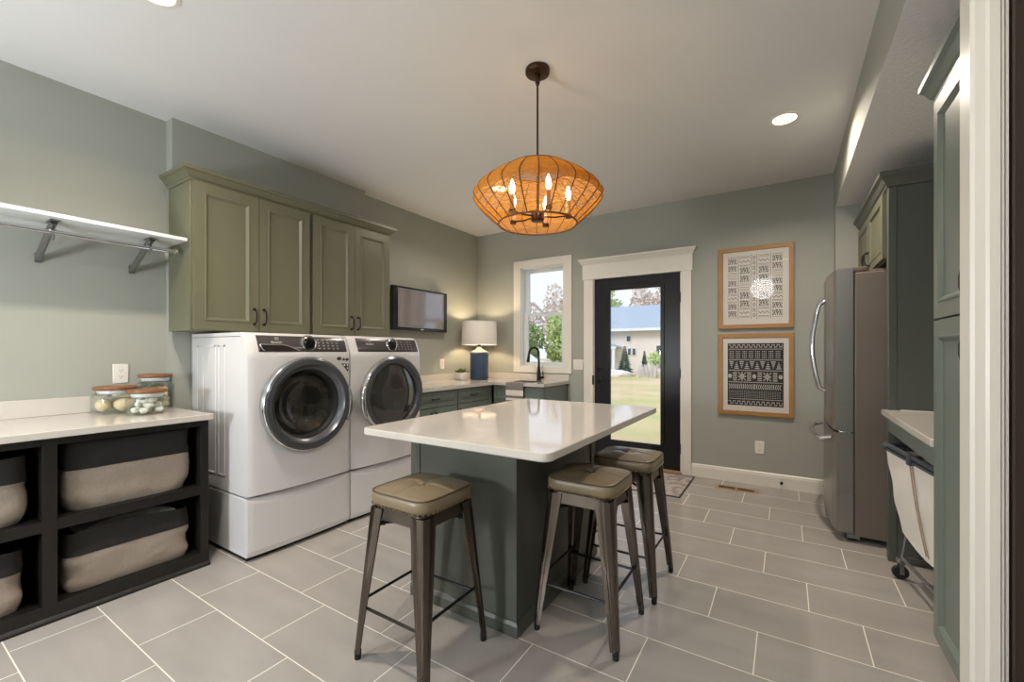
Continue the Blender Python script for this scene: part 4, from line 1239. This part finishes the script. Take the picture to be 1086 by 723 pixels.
def art_light(bm, pt):
    def hl(u0, u1, v, t=.004): quad(bm, [pt(u0, v - t), pt(u1, v - t), pt(u1, v + t), pt(u0, v + t)], 0)
    def vl(u, v0, v1, t=.0035): quad(bm, [pt(u - t, v0), pt(u + t, v0), pt(u + t, v1), pt(u - t, v1)], 0)
    A = ['##.###.##.#', '#.#.#.#.#.#', '.##.###.##.', '#.#..#..#.#', '##.#.#.#.##']
    def blk(u0, u1, v0, v1, kind):
        if kind == 'A':
            h = (v1 - v0) / 2
            for q in range(2): glyph(bm, pt, u0 + .01, u1 - .01, v0 + q * h + .012, v0 + (q + 1) * h - .012, A, 0)
        elif kind == 'L':
            for q in range(3): hl(u0, u1, v0 + (v1 - v0) * (q + .5) / 3, .003)
        elif kind == 'W':
            hl(u0, u1, v0 + .01, .003); hl(u0, u1, v1 - .01, .003)
            n = 5; vm = (v0 + v1) / 2
            for q in range(n):
                ua = u0 + (u1 - u0) * q / n; ub = u0 + (u1 - u0) * (q + 1) / n; up = q % 2
                va, vb = (vm + .014, vm - .014) if up else (vm - .014, vm + .014)
                quad(bm, [pt(ua, va - .006), pt(ub, vb - .006), pt(ub, vb + .006), pt(ua, va + .006)], 0)
    cols = [(.075, .225, 'ALAWA'), (.265, .425, 'WALAW'), (.555, .715, 'WALAW'), (.755, .915, 'ALAWA')]
    for u0, u1, seq in cols:
        hs = {'A': .205, 'L': .095, 'W': .115}
        tot = sum(hs[c] for c in seq); v = .075
        sc = .83 / tot
        for c in seq:
            hh = hs[c] * sc; blk(u0, u1, v + .006, v + hh - .006, c); hl(u0, u1, v + hh, .002); v += hh
        hl(u0, u1, .072, .003)
    for u in (.245, .445, .532, .735): vl(u, .05, .93)
    for q in range(12):
        v = .07 + q * .071
        glyph(bm, pt, .468, .510, v, v + .05, ['.##.', '#..#', '#..#', '.##.'] if q % 2 else ['#.#', '.#.', '#.#'], 0)
def art_dark(bm, pt0):
    e = (0, -.0004, 0)
    U0, U1, V0, V1 = .075, .925, .075, .925
    quad(bm, [pt0(U0, V0), pt0(U1, V0), pt0(U1, V1), pt0(U0, V1)], 1)
    def pt(u, v):
        a = pt0(U0 + (U1 - U0) * u, V0 + (V1 - V0) * v); return (a[0], a[1] - .0004, a[2])
    def rect(u0, u1, v0, v1): quad(bm, [pt(u0, v0), pt(u1, v0), pt(u1, v1), pt(u0, v1)], 2)
    def meander(v0, v1):
        n = 11; t = .010
        for q in range(n):
            a = .02 + q * .96 / n; w2 = .96 / n
            rect(a, a + w2 * .5, v0, v0 + .014); rect(a + w2 * .5 - t, a + w2 * .5, v0, v1); rect(a + w2 * .5, a + w2, v1 - .014, v1); rect(a + w2 - t, a + w2, v0, v1)
    meander(.02, .07)
    for v in (.095, .265, .435, .625, .895): rect(.02, .98, v - .005, v + .005)
    for q in range(8):
        a = .04 + q * .118; glyph(bm, pt, a, a + .075, .125, .24, ['#.#.#', '.....', '#.#.#', '.....', '#.#.#', '.....', '#.#.#'], 2)
    for q in range(10):
        a = .03 + q * .094; b_ = a + .088; m_ = (a + b_) / 2
        for s_ in range(4):
            f0 = s_ / 4; f1 = f0 + .14
            if q % 2 == 0:
                va, vb = .29 + .12 * f0, .29 + .12 * f1
                quad(bm, [pt(a + .044 * f0, va), pt(b_ - .044 * f0, va), pt(b_ - .044 * f1, vb), pt(a + .044 * f1, vb)], 2)
            else:
                va, vb = .41 - .12 * f0, .41 - .12 * f1
                quad(bm, [pt(a + .044 * f0, va), pt(b_ - .044 * f0, va), pt(b_ - .044 * f1, vb), pt(a + .044 * f1, vb)], 2)
    def disc(u, v, r):
        bm.faces.new([bm.verts.new(Vector(pt(u + math.cos(q * PI / 8) * r, v + math.sin(q * PI / 8) * r))) for q in range(16)]).material_index = 2
    for u in (.045, .49, .95): disc(u, .53, .035)
    for u in (.10, .36, .55, .82):
        for q in range(5): rect(u, u + .075, .465 + q * .03, .480 + q * .03)
    for u in (.20, .65): glyph(bm, pt, u, u + .14, .465, .60, ['#..#..#', '.#.#.#.', '..###..', '###.###', '..###..', '.#.#.#.', '#..#..#'], 2)
    for q in range(26):
        a = .02 + q * .037
        s_ = .02 if q < 13 else -.02
        quad(bm, [pt(a, .655), pt(a + .016, .655), pt(a + .016 + s_, .695), pt(a + s_, .695)], 2)
        quad(bm, [pt(a + s_, .695), pt(a + .016 + s_, .695), pt(a + .016, .735), pt(a, .735)], 2)
    for r_ in range(5):
        for q in range(24):
            a = .03 + q * .039; rect(a, a + .022, .765 + r_ * .024, .772 + r_ * .024)
    meander(.925, .98)
framed(1.443, 2.200, 'oak framed pale print with grey tribal pattern columns, upper on the back wall', art_light)
framed(.638, 1.395, 'oak framed black print with bone patterned rows, lower on the back wall', art_dark)

# ------------------------------------------------------------------ floor pieces by the door
r_ = thing('door_mat', 'faded grey patterned mat with dark edge on the floor at the back door', 'rug', (-1.3, 4.15, 0))
part('pile', 'rug', r_, lambda bm: box(bm, -1.86, -.762, 3.815, 4.505, .0005, .007, .002))
def f(bm):
    for a in ((-1.872, -.750, 3.803, 3.815), (-1.872, -.750, 4.505, 4.517), (-1.872, -1.86, 3.815, 4.505), (-.762, -.750, 3.815, 4.505)): box(bm, *a, .0005, .008, .002)
part('binding', 'rug_edge', r_, f)
v = thing('floor_register', 'tan metal floor vent with two brown grilles at the baseboard below the pictures', 'vent', (-.37, 4.33, 0))
part('frame', 'vent_tan', v, lambda bm: box(bm, -.545, -.200, 4.265, 4.385, .0005, .005, .002))
for x0, x1 in ((-.515, -.382), (-.366, -.232)):
    part('grille', 'vent_dark', v, lambda bm: [box(bm, x0, x1, 4.292, 4.358, .005, .0058)] + [box(bm, x0 + .004 + q * .0125, x0 + .009 + q * .0125, 4.294, 4.356, .0058, .0075) for q in range(10)])
v = thing('door_stop', 'small black rubber tipped door stop sticking out of the back baseboard', 'door stop', (-.03, 4.5, .06))
part('stem', 'satin', v, lambda bm: tube(bm, [(-.034, YB - .016, .066), (-.034, YB - .075, .066)], .004, 8))
part('tip', 'rubber', v, lambda bm: lathe(bm, [(.011, YB - .070), (.013, YB - .075), (.013, YB - .088), (.009, YB - .094)], 16, (-.034, 0, .066), 'y'))

# ------------------------------------------------------------------ refrigerator wall
FX0, FYN, FYF = .268, 3.505, 4.412
fr = thing('refrigerator', 'stainless french door refrigerator with bottom freezer at the right wall', 'refrigerator', (.7, 3.96, 0))
part('body', 'steel_side', fr, lambda bm: box(bm, .372, 1.13, FYN + .006, FYF - .006, .045, 1.735, .006))
def door_box(bm, y0, y1, z0, z1, bowc=(FYN + FYF) / 2):
    n = 10; L = []
    for i in range(n + 1):
        y = y0 + (y1 - y0) * i / n
        bow = -.022 * (1 - ((y - bowc) / .46) ** 2)
        e = .010 if i in (0, n) else 0
        L.append([bm.verts.new(q) for q in ((.364, y, z0), (FX0 + .006 + bow + e, y, z0), (FX0 + bow + e, y, z0 + .006), (FX0 + bow + e, y, z1 - .006), (FX0 + .006 + bow + e, y, z1), (.364, y, z1))])
    for A, C in zip(L, L[1:]):
        for k in range(6): bm.faces.new((A[k], A[(k + 1) % 6], C[(k + 1) % 6], C[k]))
    bm.faces.new(L[0]); bm.faces.new(L[-1])
ymid = (FYN + FYF) / 2
for y0, y1, hy, nm in ((FYN, ymid - .002, ymid - .045, 'near'), (ymid + .002, FYF, ymid + .045, 'far')):
    dd = part('door', 'steel', fr, lambda bm: door_box(bm, y0, y1, .712, 1.765), 30)
    def f(bm):
        pts = [(FX0 - .024, hy, 1.60)]
        for q in range(9):
            a = q / 8; pts.append((FX0 - .045 - .058 * math.sin(PI * (.08 + .84 * a)), hy, 1.60 - .02 - .62 * a))
        pts.append((FX0 - .024, hy, .94))
        tube(bm, pts, [.012] + [.0155] * 9 + [.012], 10)
    part('handle', 'chrome', dd, f, 40)
dd = part('freezer_drawer', 'steel', fr, lambda bm: door_box(bm, FYN, FYF, .060, .700), 30)
def f(bm):
    pts = [(FX0 - .01, FYN + .10, .655)]
    for q in range(9):
        a = q / 8; pts.append((FX0 - .05 - .055 * math.sin(PI * (.1 + .8 * a)), FYN + .11 + (FYF - FYN - .22) * a, .640))
    pts.append((FX0 - .01, FYF - .10, .655))
    tube(bm, pts, [.012] + [.0155] * 9 + [.012], 10)
part('handle', 'chrome', dd, f, 40)
def f(bm):
    box(bm, .30, .44, FYN + .01, FYN + .10, 1.737, 1.772, .006); box(bm, .30, .44, FYF - .10, FYF - .01, 1.737, 1.772, .006)
    box(bm, .44, 1.10, FYN + .02, FYF - .02, 1.735, 1.752, .003)
part('hinge_cover', 'steel_side', fr, f)
part('gasket', 'gasket', fr, lambda bm: box(bm, .360, .374, FYN + .012, FYF - .012, .07, 1.755))
def f(bm):
    tube(bm, [(.345, FYN + .012, .702), (.345, FYN + .03, .706)], .012, 10)
    box(bm, .29, .36, FYN + .004, FYN + .02, .7005, .7115, .002)
part('mid_hinge', 'chrome', fr, f)
def f(bm):
    for yy in (FYN + .06, FYF - .06):
        lathe(bm, [(.022, yy - .02), (.022, yy + .02)], 16, (.36, 0, .0225), 'y')
        lathe(bm, [(.022, yy - .02), (.022, yy + .02)], 16, (1.0, 0, .0225), 'y')
part('roller', 'rubber', fr, f)
part('roller_bracket', 'satin', fr, lambda bm: [box(bm, .335, .40, FYN + .03, FYN + .036, .02, .062), box(bm, .335, .40, FYN + .03, FYN + .09, .046, .058)])

# tall end panel between fridge and laundry niche
PY0, PY1 = 3.315, 3.362
e = thing('end_panel', 'tall green panel with painted shade standing between the refrigerator and the hamper niche', 'cabinet panel', (.8, 3.34, 0))
part('panel', 'island', e, lambda bm: box(bm, .512, 1.148, PY0 + .006, PY1, 0.001, 2.19, .002))  # darker island paint puts the panel's shade into its colour
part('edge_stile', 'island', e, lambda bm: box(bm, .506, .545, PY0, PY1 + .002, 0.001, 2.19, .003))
# cabinet over the fridge
c = thing('wall_cabinet', 'sage green two door cabinet over the refrigerator, under the soffit', 'cabinet', (.8, 3.9, 1.78))
CX = .512
part('body', 'sage', c, lambda bm: box(bm, CX, 1.148, PY1 + .003, 4.428, 1.782, 2.19, .002))
ym = (PY1 + 4.428) / 2
for (y0, y1, hh) in ((4.422, ym + .002, .49), (ym - .002, PY1 + .03, .035)):
    cab_door(c, (CX - .022, y0, 1.788), (0, -1, 0), (-1, 0, 0), y0 - y1, .392, 'sage', (hh, .085), prof=FLATP)
bm = B(); sweep(bm, [(1.148, PY0 + .004), (CX - .006, PY0 + .004), (CX - .006, 4.429)][::-1], CROWN(2.191, .085, .045))
box(bm, CX, 1.148, PY0 + .01, 4.428, 2.192, 2.194)
tag(obj('crown_molding', bm, 'island', None, 25, origin=(.8, 3.8, 2.19)), 'green crown molding with painted shade on top of the refrigerator cabinet and its panel', 'molding')  # crown shade painted in with the same darker green
# niche counter
TY0 = 2.292
t = thing('countertop', 'short white worktop over the laundry hamper at the right', 'countertop', (.8, 2.8, .856))
part('slab', 'quartz', t, lambda bm: box(bm, .474, 1.148, TY0, PY0 - .001, .856, .888, .004))
part('backsplash', 'quartz', t, lambda bm: box(bm, .56, 1.148, PY0 - .012, PY0 - .001, .8882, .892, .001))
part('apron', 'sage_daylit', t, lambda bm: box(bm, .506, .526, TY0, PY0 - .001, .762, .8555, .002))
part('back_panel', 'sage_daylit', t, lambda bm: box(bm, 1.13, 1.148, TY0, PY0 - .001, .001, .8555))
# tall pantry cabinet
TX, TB, TT = .482, .134, 2.19
c = thing('pantry_cabinet', 'tall daylit sage green pantry cabinet with two stacked doors at the right edge', 'cabinet', (.8, 2.0, 0))
def f(bm):
    box(bm, TX + .022, 1.148, 1.72, 2.286, TB, TT, .002); box(bm, TX + .09, 1.148, 1.72, 2.286, .001, TB)
part('body', 'sage_daylit', c, f)
for z0, z1, hz in ((TB, 1.345, 1.10), (1.353, TT - .006, .09)):
    cab_door(c, (TX, 2.280, z0), (0, -1, 0), (-1, 0, 0), .555, z1 - z0, 'sage_daylit', (.43, hz), prof=DOORP)
bm = B(); sweep(bm, [(1.148, 1.72), (TX + .01, 1.72), (TX + .01, 2.286), (1.148, 2.286)][::-1], CROWN(2.191, .085, .045))
box(bm, TX + .02, 1.148, 1.73, 2.28, 2.192, 2.194)
tag(obj('crown_molding', bm, 'sage_daylit', None, 25, origin=(.8, 2.0, 2.19)), 'daylit sage green crown molding on top of the tall pantry cabinet', 'molding')

# rolling hamper, pulled a little out of the niche
h = thing('laundry_hamper', 'white canvas laundry hamper on casters under the short worktop', 'laundry hamper', (.468, 3.138, 0), None, None, math.radians(7.8))
# local frame: y runs towards the camera as negative, x into the niche
HL, HW, HZ = .66, .36, .715
def hb(name, mats, fn, parent=h, sharp=40):
    bm = B(); fn(bm)
    bmesh.ops.recalc_face_normals(bm, faces=bm.faces[:])
    me = bpy.data.meshes.new(name); bm.to_mesh(me); bm.free(); me.materials.append(M[mats])
    me.polygons.foreach_set('use_smooth', [True] * len(me.polygons)); me.set_sharp_from_angle(angle=math.radians(sharp))
    o = bpy.data.objects.new(name, me); COL.objects.link(o); o.parent = parent; return o
def f(bm):
    tube(bm, [(0, 0, HZ), (HW, 0, HZ), (HW, -HL, HZ), (0, -HL, HZ)], .013, 10, closed=True)
    for z in (HZ - .026,): tube(bm, [(0.002, 0, z), (HW, 0, z), (HW, -HL, z), (0.002, -HL, z)], .009, 8, closed=True)
    for y in (-.335,): box(bm, -.016, .004, y - .018, y + .018, HZ - .04, HZ + .014, .003)
    for x in (0, HW):
        for y in (0, -HL): blob(bm, (x, y, HZ - .012), .021, 2)
    tube(bm, [(0, -.335, HZ), (HW, -.335, HZ)], .009, 8)
hb('top_rail', 'rail', f)
def bag(bm):
    n = 40; rows = 12; L = []
    for j in range(rows + 1):
        t_ = j / rows; z = HZ - .02 - t_ * .44
        ins = .002 + .055 * t_; sag = .006 * math.sin(PI * t_)
        row = []
        for k in range(n):
            u = k / n * 4; sd = int(u); q = u - sd
            xa, xb, ya, yb = ins - sag, HW - ins + sag, -ins * .9, -HL + ins * .9
            C_ = [(xa, ya), (xa, yb), (xb, yb), (xb, ya)]
            p0, p1 = C_[sd], C_[(sd + 1) % 4]
            x = p0[0] * (1 - q) + p1[0] * q; y = p0[1] * (1 - q) + p1[1] * q
            wv = .006 * math.sin(q * 14 + j) * t_ * (1 - t_) * 3
            if sd == 0: x -= wv; 
            row.append(bm.verts.new((x, y, z - (.035 * math.sin(PI * q) if (j == rows and sd % 2 == 0) else 0))))
        L.append(row)
    for A, C in zip(L, L[1:]):
        for k in range(n): bm.faces.new((A[k], A[(k + 1) % n], C[(k + 1) % n], C[k]))
    bm.faces.new(L[-1])
hb('canvas_bag', 'canvas', bag)
def f(bm):
    for dy in (-.012, .012):
        pts = []
        for j in range(13):
            t_ = j / 12; pts.append(((.002 + .055 * t_ - .006 * math.sin(PI * t_)) - .004, -.335 + dy - .02 * t_, HZ - .03 - t_ * .44))
        tube(bm, pts, .0028, 6)
hb('center_strap', 'strap', f)
def f(bm):
    for x in (0.0, HW):
        for y in (-.004, -HL + .004):
            sx = 1 if x == 0 else -1; sy = -1 if y > -.1 else 1
            tube(bm, [(x + sx * .016, y + sy * .016, HZ - .02), (x + sx * .068, y + sy * .064, .25), (x + sx * .055, y + sy * .048, .115)], .007, 8)
    a, b_ = .055, .052
    tube(bm, [(a, -b_, .115), (a, -HL + b_, .115)], .008, 8); tube(bm, [(HW - a, -b_, .115), (HW - a, -HL + b_, .115)], .008, 8)
    tube(bm, [(a, -b_, .115), (HW - a, -b_, .115)], .008, 8); tube(bm, [(a, -HL + b_, .115), (HW - a, -HL + b_, .115)], .008, 8)
hb('leg_frame', 'satin', f)
for x in (.055, HW - .055):
    for y in (-.052, -HL + .052):
        cst = hb('caster', 'rubber', lambda bm: lathe(bm, [(.012, -.012), (.034, -.012), (.037, -.006), (.037, .006), (.034, .012), (.012, .012)], 24, (x - .008, y, .0375), 'y'))
        hb('caster_fork', 'satin', lambda bm: [box(bm, x - .016, x + .004, y - .019, y - .015, .03, .092), box(bm, x - .016, x + .004, y + .015, y + .019, .03, .092), box(bm, x - .022, x + .016, y - .02, y + .02, .088, .11, .004)], cst)

# ------------------------------------------------------------------ outdoors
GZ = -.36
bm = B(); quad(bm, [(-70, 4.73, GZ), (40, 4.73, GZ), (40, 90, GZ), (-70, 90, GZ)])
tag(obj('lawn', bm, 'lawn', None, None), 'patchy green and straw lawn behind the house', 'lawn', kind='structure')
bm = B(); box(bm, -2.6, -.2, 4.74, 5.7, GZ, -.03, .01)
tag(obj('door_step', bm, 'stone', None), kind='structure')
HY = 34.0
hs = thing('house', 'pale beige house with blue grey roof beyond the lawn, seen through the door', 'house', (-9, HY + 4, GZ))
part('wall', 'siding', hs, lambda bm: box(bm, -15.2, -2.5, HY, HY + 9, GZ, 3.05))
def f(bm):
    prism(bm, [(-15.8, HY - .5, 3.0), (-15.8, HY + 4.6, 5.35), (-15.8, HY + 9.5, 3.0)], (14.0, 0, 0))
part('roof', 'roof', hs, f)
part('gutter', 'frame_white', hs, lambda bm: box(bm, -15.8, -1.8, HY - .65, HY - .5, 2.86, 3.06))
for (px0, z0, w_, h_) in ((-10.72, 2.05, .30, .42), (-10.62, .98, .22, .5), (-10.25, .98, .22, .5), (-8.4, .2, .5, 1.5)):
    wn = part('window', 'frame_white', hs, lambda bm: box(bm, px0 - .05, px0 + w_ + .05, HY - .06, HY + .01, z0 - .05, z0 + h_ + .05))
    part('pane', 'car_glass', wn, lambda bm: box(bm, px0, px0 + w_, HY - .08, HY - .055, z0, z0 + h_))
def f(bm):
    prism(bm, [(-14.4, HY - 1.6, 1.62), (-12.9, HY - 1.6, 2.15), (-11.1, HY - 1.6, 1.62)], (0, 1.6, 0))
pr = part('porch_roof', 'roof', hs, f)
def f(bm):
    box(bm, -14.4, -11.1, HY - 1.65, HY - 1.5, 1.46, 1.62); box(bm, -11.4, -11.2, HY - 1.6, HY - 1.4, GZ, 1.5); box(bm, -14.3, -14.1, HY - 1.6, HY - 1.4, GZ, 1.5)
part('porch_frame', 'frame_white', pr, f)
def leafy(bm, c, rad, n, sz, fn=None):
    for _ in range(n):
        while True:
            q = Vector((R.uniform(-1, 1), R.uniform(-1, 1), R.uniform(-1, 1)))
            if q.length <= 1: break
        q *= (.75 + .25 * R.random()) / max(.35, q.length) if R.random() < .6 else 1
        p_ = Vector((c[0] + q.x * rad[0], c[1] + q.y * rad[1], c[2] + q.z * rad[2]))
        a = Vector((R.uniform(-1, 1), R.uniform(-1, 1), R.uniform(-1, 1))).normalized(); b_ = a.orthogonal().normalized()
        s_ = sz * R.uniform(.6, 1.3)
        quad(bm, [p_ + a * s_, p_ + b_ * s_ * .6, p_ - a * s_, p_ - b_ * s_ * .6])
def tree(x, y, hgt, w_, leafm, label, group, n=900, sz=.22, low=.25):
    t_ = thing('tree', label, 'tree', (x, y, GZ), group)
    def f(bm):
        tube(bm, [(x, y, GZ), (x + .05, y, GZ + hgt * .4), (x, y, GZ + hgt * .75)], [w_ * .06, w_ * .045, w_ * .015], 8)
        for k in range(7):
            a = k * 2.4; z = GZ + hgt * (.3 + .06 * k)
            tube(bm, [(x, y, z), (x + math.cos(a) * w_ * .35, y + math.sin(a) * w_ * .35, z + hgt * .16)], [w_ * .02, w_ * .006], 6)
    part('trunk', 'bark', t_, f)
    def f(bm):
        for k in range(7):
            a = k * 0.9 * 2; rr = w_ * .26 * (k > 0)
            leafy(bm, (x + math.cos(a) * rr, y + math.sin(a) * rr, GZ + hgt * (low + (1 - low) * (.24 + .10 * k))), (w_ * .36, w_ * .36, hgt * (1 - low) * .30), n // 7, sz)
    part('crown', leafm, t_, f, None)
def conifer(x, y, hgt, w_, label, leafm='leaf_dark'):
    t_ = thing('conifer', label, 'tree', (x, y, GZ), 'small conifers before the house')
    part('trunk', 'bark', t_, lambda bm: tube(bm, [(x, y, GZ), (x, y, GZ + hgt * .9)], [w_ * .07, .01], 8))
    def f(bm):
        tiers = 11
        for j in range(tiers):
            t0 = j / tiers; z = GZ + .15 + hgt * .95 * t0; r = w_ * .5 * (1 - t0) + .04
            for k in range(16):
                a = k * 2 * PI / 16 + j * .7; L = r * R.uniform(.75, 1.1)
                d_ = Vector((math.cos(a), math.sin(a), -.18)); p0 = Vector((x, y, z + hgt * .09)); p1 = p0 + d_ * L; sd = Vector((-d_.y, d_.x, 0)) * L * .22
                mid = p0 + d_ * L * .55
                quad(bm, [p0, mid + sd + Vector((0, 0, .03)), p1, mid - sd + Vector((0, 0, .03))])
                quad(bm, [p0, mid + Vector((0, 0, .08)), p1, mid - Vector((0, 0, .10))])
    part('needles', leafm, t_, f, None)
conifer(-9.3, 29.0, 1.85, 1.2, 'larger spruce on the lawn, left of the two before the beige house')
conifer(-8.1, 29.5, 1.5, .62, 'narrow small spruce, right of the two before the beige house')
tree(-6.95, 28.0, 1.5, .95, 'leaf_pale', 'small bright green leafy tree at the right of the door view', 'young trees near the house', 500, .09, .3)
sb = thing('ornamental_grass', 'tuft of pale ornamental grass below the bright green tree', 'grass', (-7.2, 27.5, GZ))
def f(bm):
    for _ in range(260):
        a = R.uniform(0, 2 * PI); o = Vector((-7.15 + R.uniform(-.55, .55), 26.7 + R.uniform(-.25, .25), GZ)); L = R.uniform(.4, .85)
        tip = o + Vector((math.cos(a) * .18, math.sin(a) * .18, L)); w2 = Vector((.018, 0, 0))
        quad(bm, [o - w2, o + w2, tip + w2 * .4, tip - w2 * .4])
part('blades', 'stone', sb, f, None)
bm = B()
blob(bm, (-9.5, 27.4, GZ), (1.5, .75, .42), 3, .25, 4)
tag(obj('stone_bed', bm, 'stone', None, 60, origin=(-9.2, 28, GZ)), 'pale mulch and stone bed under the spruces', 'garden bed')
k = 0
far = [(-35.5, 60, 'twig', 10.5), (-30.4, 62, 'twig', 11.0), (-21.4, 60, 'leaf_pale', 10.0), (-17.2, 63, 'twig', 11.0), (-13.2, 60, 'twig', 10.0), (-41, 61, 'leaf_pale', 9.5), (-25.8, 64, 'twig', 10.0), (-8.8, 62, 'leaf_pale', 9.5)]
FARL = ['bare pinkish tree far off at the left of the upper window', 'bare pinkish tree far off in the middle of the upper window', 'pale leafing tree behind the left end of the blue roof', 'bare grey tree behind the middle of the blue roof', 'bare grey tree behind the right end of the blue roof in the door', 'pale leafing tree far off beyond the left edge of the window', 'bare grey tree far off between the window view and the roof', 'pale leafing tree far off beyond the right edge of the door glass']
for (x, y, lm, hh), lb in zip(far, FARL):
    tree(x, y, hh, 4.9 if x < -28 else 4.0, lm, lb, 'far trees beyond the houses', 2600, .27, .0)
near = [(-20.3, 34.0, 'leaf', 4.4, 3.2, 'darker green bushy tree at the left of the lower window view'), (-17.4, 36.2, 'leaf_pale', 4.7, 2.8, 'pale green leafy tree at the right of the lower window view'), (-19.6, 43.8, 'leaf', 5.2, 3.0, 'green tree standing behind the two in the lower window view'), (-24.2, 36, 'leaf_pale', 5.0, 3.4, 'pale green tree beyond the left edge of the window')]
for x, y, lm, hh, ww, lb in near:
    tree(x, y, hh, ww, lm, lb, 'green trees in the window view', 2800, .19, .0)
cr = thing('parked_car', 'white parked car seen through the bottom of the window', 'car', (-17.0, 27.5, GZ))
def f(bm):
    prism(bm, [(-19.0, 26.6, GZ + .3), (-14.8, 26.6, GZ + .3), (-14.7, 26.6, GZ + .85), (-15.7, 26.6, GZ + .98), (-16.5, 26.6, GZ + 1.5), (-18.2, 26.6, GZ + 1.52), (-19.0, 26.6, GZ + 1.0)], (0, 1.8, 0))
part('body', 'car_paint', cr, f)
def f(bm):
    prism(bm, [(-18.7, 26.58, GZ + 1.0), (-17.5, 26.58, GZ + 1.0), (-17.5, 26.58, GZ + 1.42), (-18.2, 26.58, GZ + 1.42)], (0, 1.84, 0))
    prism(bm, [(-17.4, 26.58, GZ + 1.0), (-16.1, 26.58, GZ + 1.0), (-16.6, 26.58, GZ + 1.42), (-17.4, 26.58, GZ + 1.42)], (0, 1.84, 0))
part('window', 'car_glass', cr, f)
for x in (-18.2, -15.6):
    for y in (26.62, 28.38): part('wheel', 'rubber', cr, lambda bm: lathe(bm, [(.1, y - .1), (.33, y - .1), (.33, y + .1), (.1, y + .1)], 20, (x, 0, GZ + .33), 'y'))

# ------------------------------------------------------------------ light
def area(name, loc, size, power, color, spread=180, shape='DISK', rot=(0, 0, 0), sy=None):
    L = bpy.data.lights.new(name, 'AREA'); L.shape = shape; L.size = size; L.energy = power; L.color = color; L.spread = math.radians(spread)
    if sy: L.size_y = sy
    o = bpy.data.objects.new(name, L); COL.objects.link(o); o.location = loc; o.rotation_euler = rot
    return o
WARM = (1.0, .88, .75)
for (x, y, _), pw in zip(CANS, (17, 13, 20, 6)):
    area('can_lamp', (x, y, ZC - .012), .11, pw, WARM, 150)
# point lights added behind the camera to fill the room, ceiling and soffit
for hx, hz, en in ((-2.3, 1.2, 118), (-.42, 2.55, 28)):
    L = bpy.data.lights.new('rear_fill', 'POINT'); L.energy = en; L.color = (.92, .96, 1.0); L.shadow_soft_size = .22
    o = bpy.data.objects.new('rear_fill', L); COL.objects.link(o); o.location = (hx, -1.3, hz)
for nm, v_ in (('bulb', 75.0), ('lamp_bulb', 210.0), ('can_lens', 9.0)):
    M[nm].node_tree.nodes['Principled BSDF'].inputs['Emission Strength'].default_value = v_
sl = bpy.data.lights.new('hazy_sun', 'SUN'); sl.energy = 1.9; sl.angle = math.radians(25); sl.color = (1.0, .97, .94)
so = bpy.data.objects.new('hazy_sun', sl); COL.objects.link(so); so.rotation_euler = (math.radians(48), 0, math.radians(-20))
W = bpy.data.worlds.new('overcast_sky'); SC.world = W; W.use_nodes = True
nt = W.node_tree; bg = nt.nodes['Background']
tc = node(nt, 'ShaderNodeTexCoord'); nz = node(nt, 'ShaderNodeTexNoise'); nz.inputs['Scale'].default_value = 2.2; nz.inputs['Detail'].default_value = 5
nt.links.new(tc.outputs['Generated'], nz.inputs['Vector'])
nt.links.new(mix_color(nt, nz.outputs['Fac'], rgb(214, 226, 246), rgb(248, 248, 252)), bg.inputs[0])
bg.inputs[1].default_value = 1.15

# ------------------------------------------------------------------ camera
cam = bpy.data.cameras.new('camera'); cam.sensor_fit = 'HORIZONTAL'; cam.sensor_width = 36; cam.lens = 457.3 / 1086 * 36
cam.shift_x = 0.0; cam.shift_y = 11.4 / 1086; cam.clip_start = .02; cam.clip_end = 300
co = bpy.data.objects.new('camera', cam); COL.objects.link(co)
co.location = (0, 0, 1.227); co.rotation_euler = (PI / 2, 0, math.radians(32.43))
SC.camera = co
vs = SC.view_settings
SC.display_settings.display_device = 'sRGB'
vs.view_transform = 'Standard'; vs.look = 'None'; vs.gamma = 1.0; vs.use_curve_mapping = False; vs.exposure = 0.3
cy = SC.cycles
cy.use_denoising = True; cy.max_bounces = 10; cy.diffuse_bounces = 5; cy.glossy_bounces = 4; cy.transparent_max_bounces = 24; cy.transmission_bounces = 6
cy.sample_clamp_indirect = 6.0; cy.caustics_reflective = False; cy.caustics_refractive = False
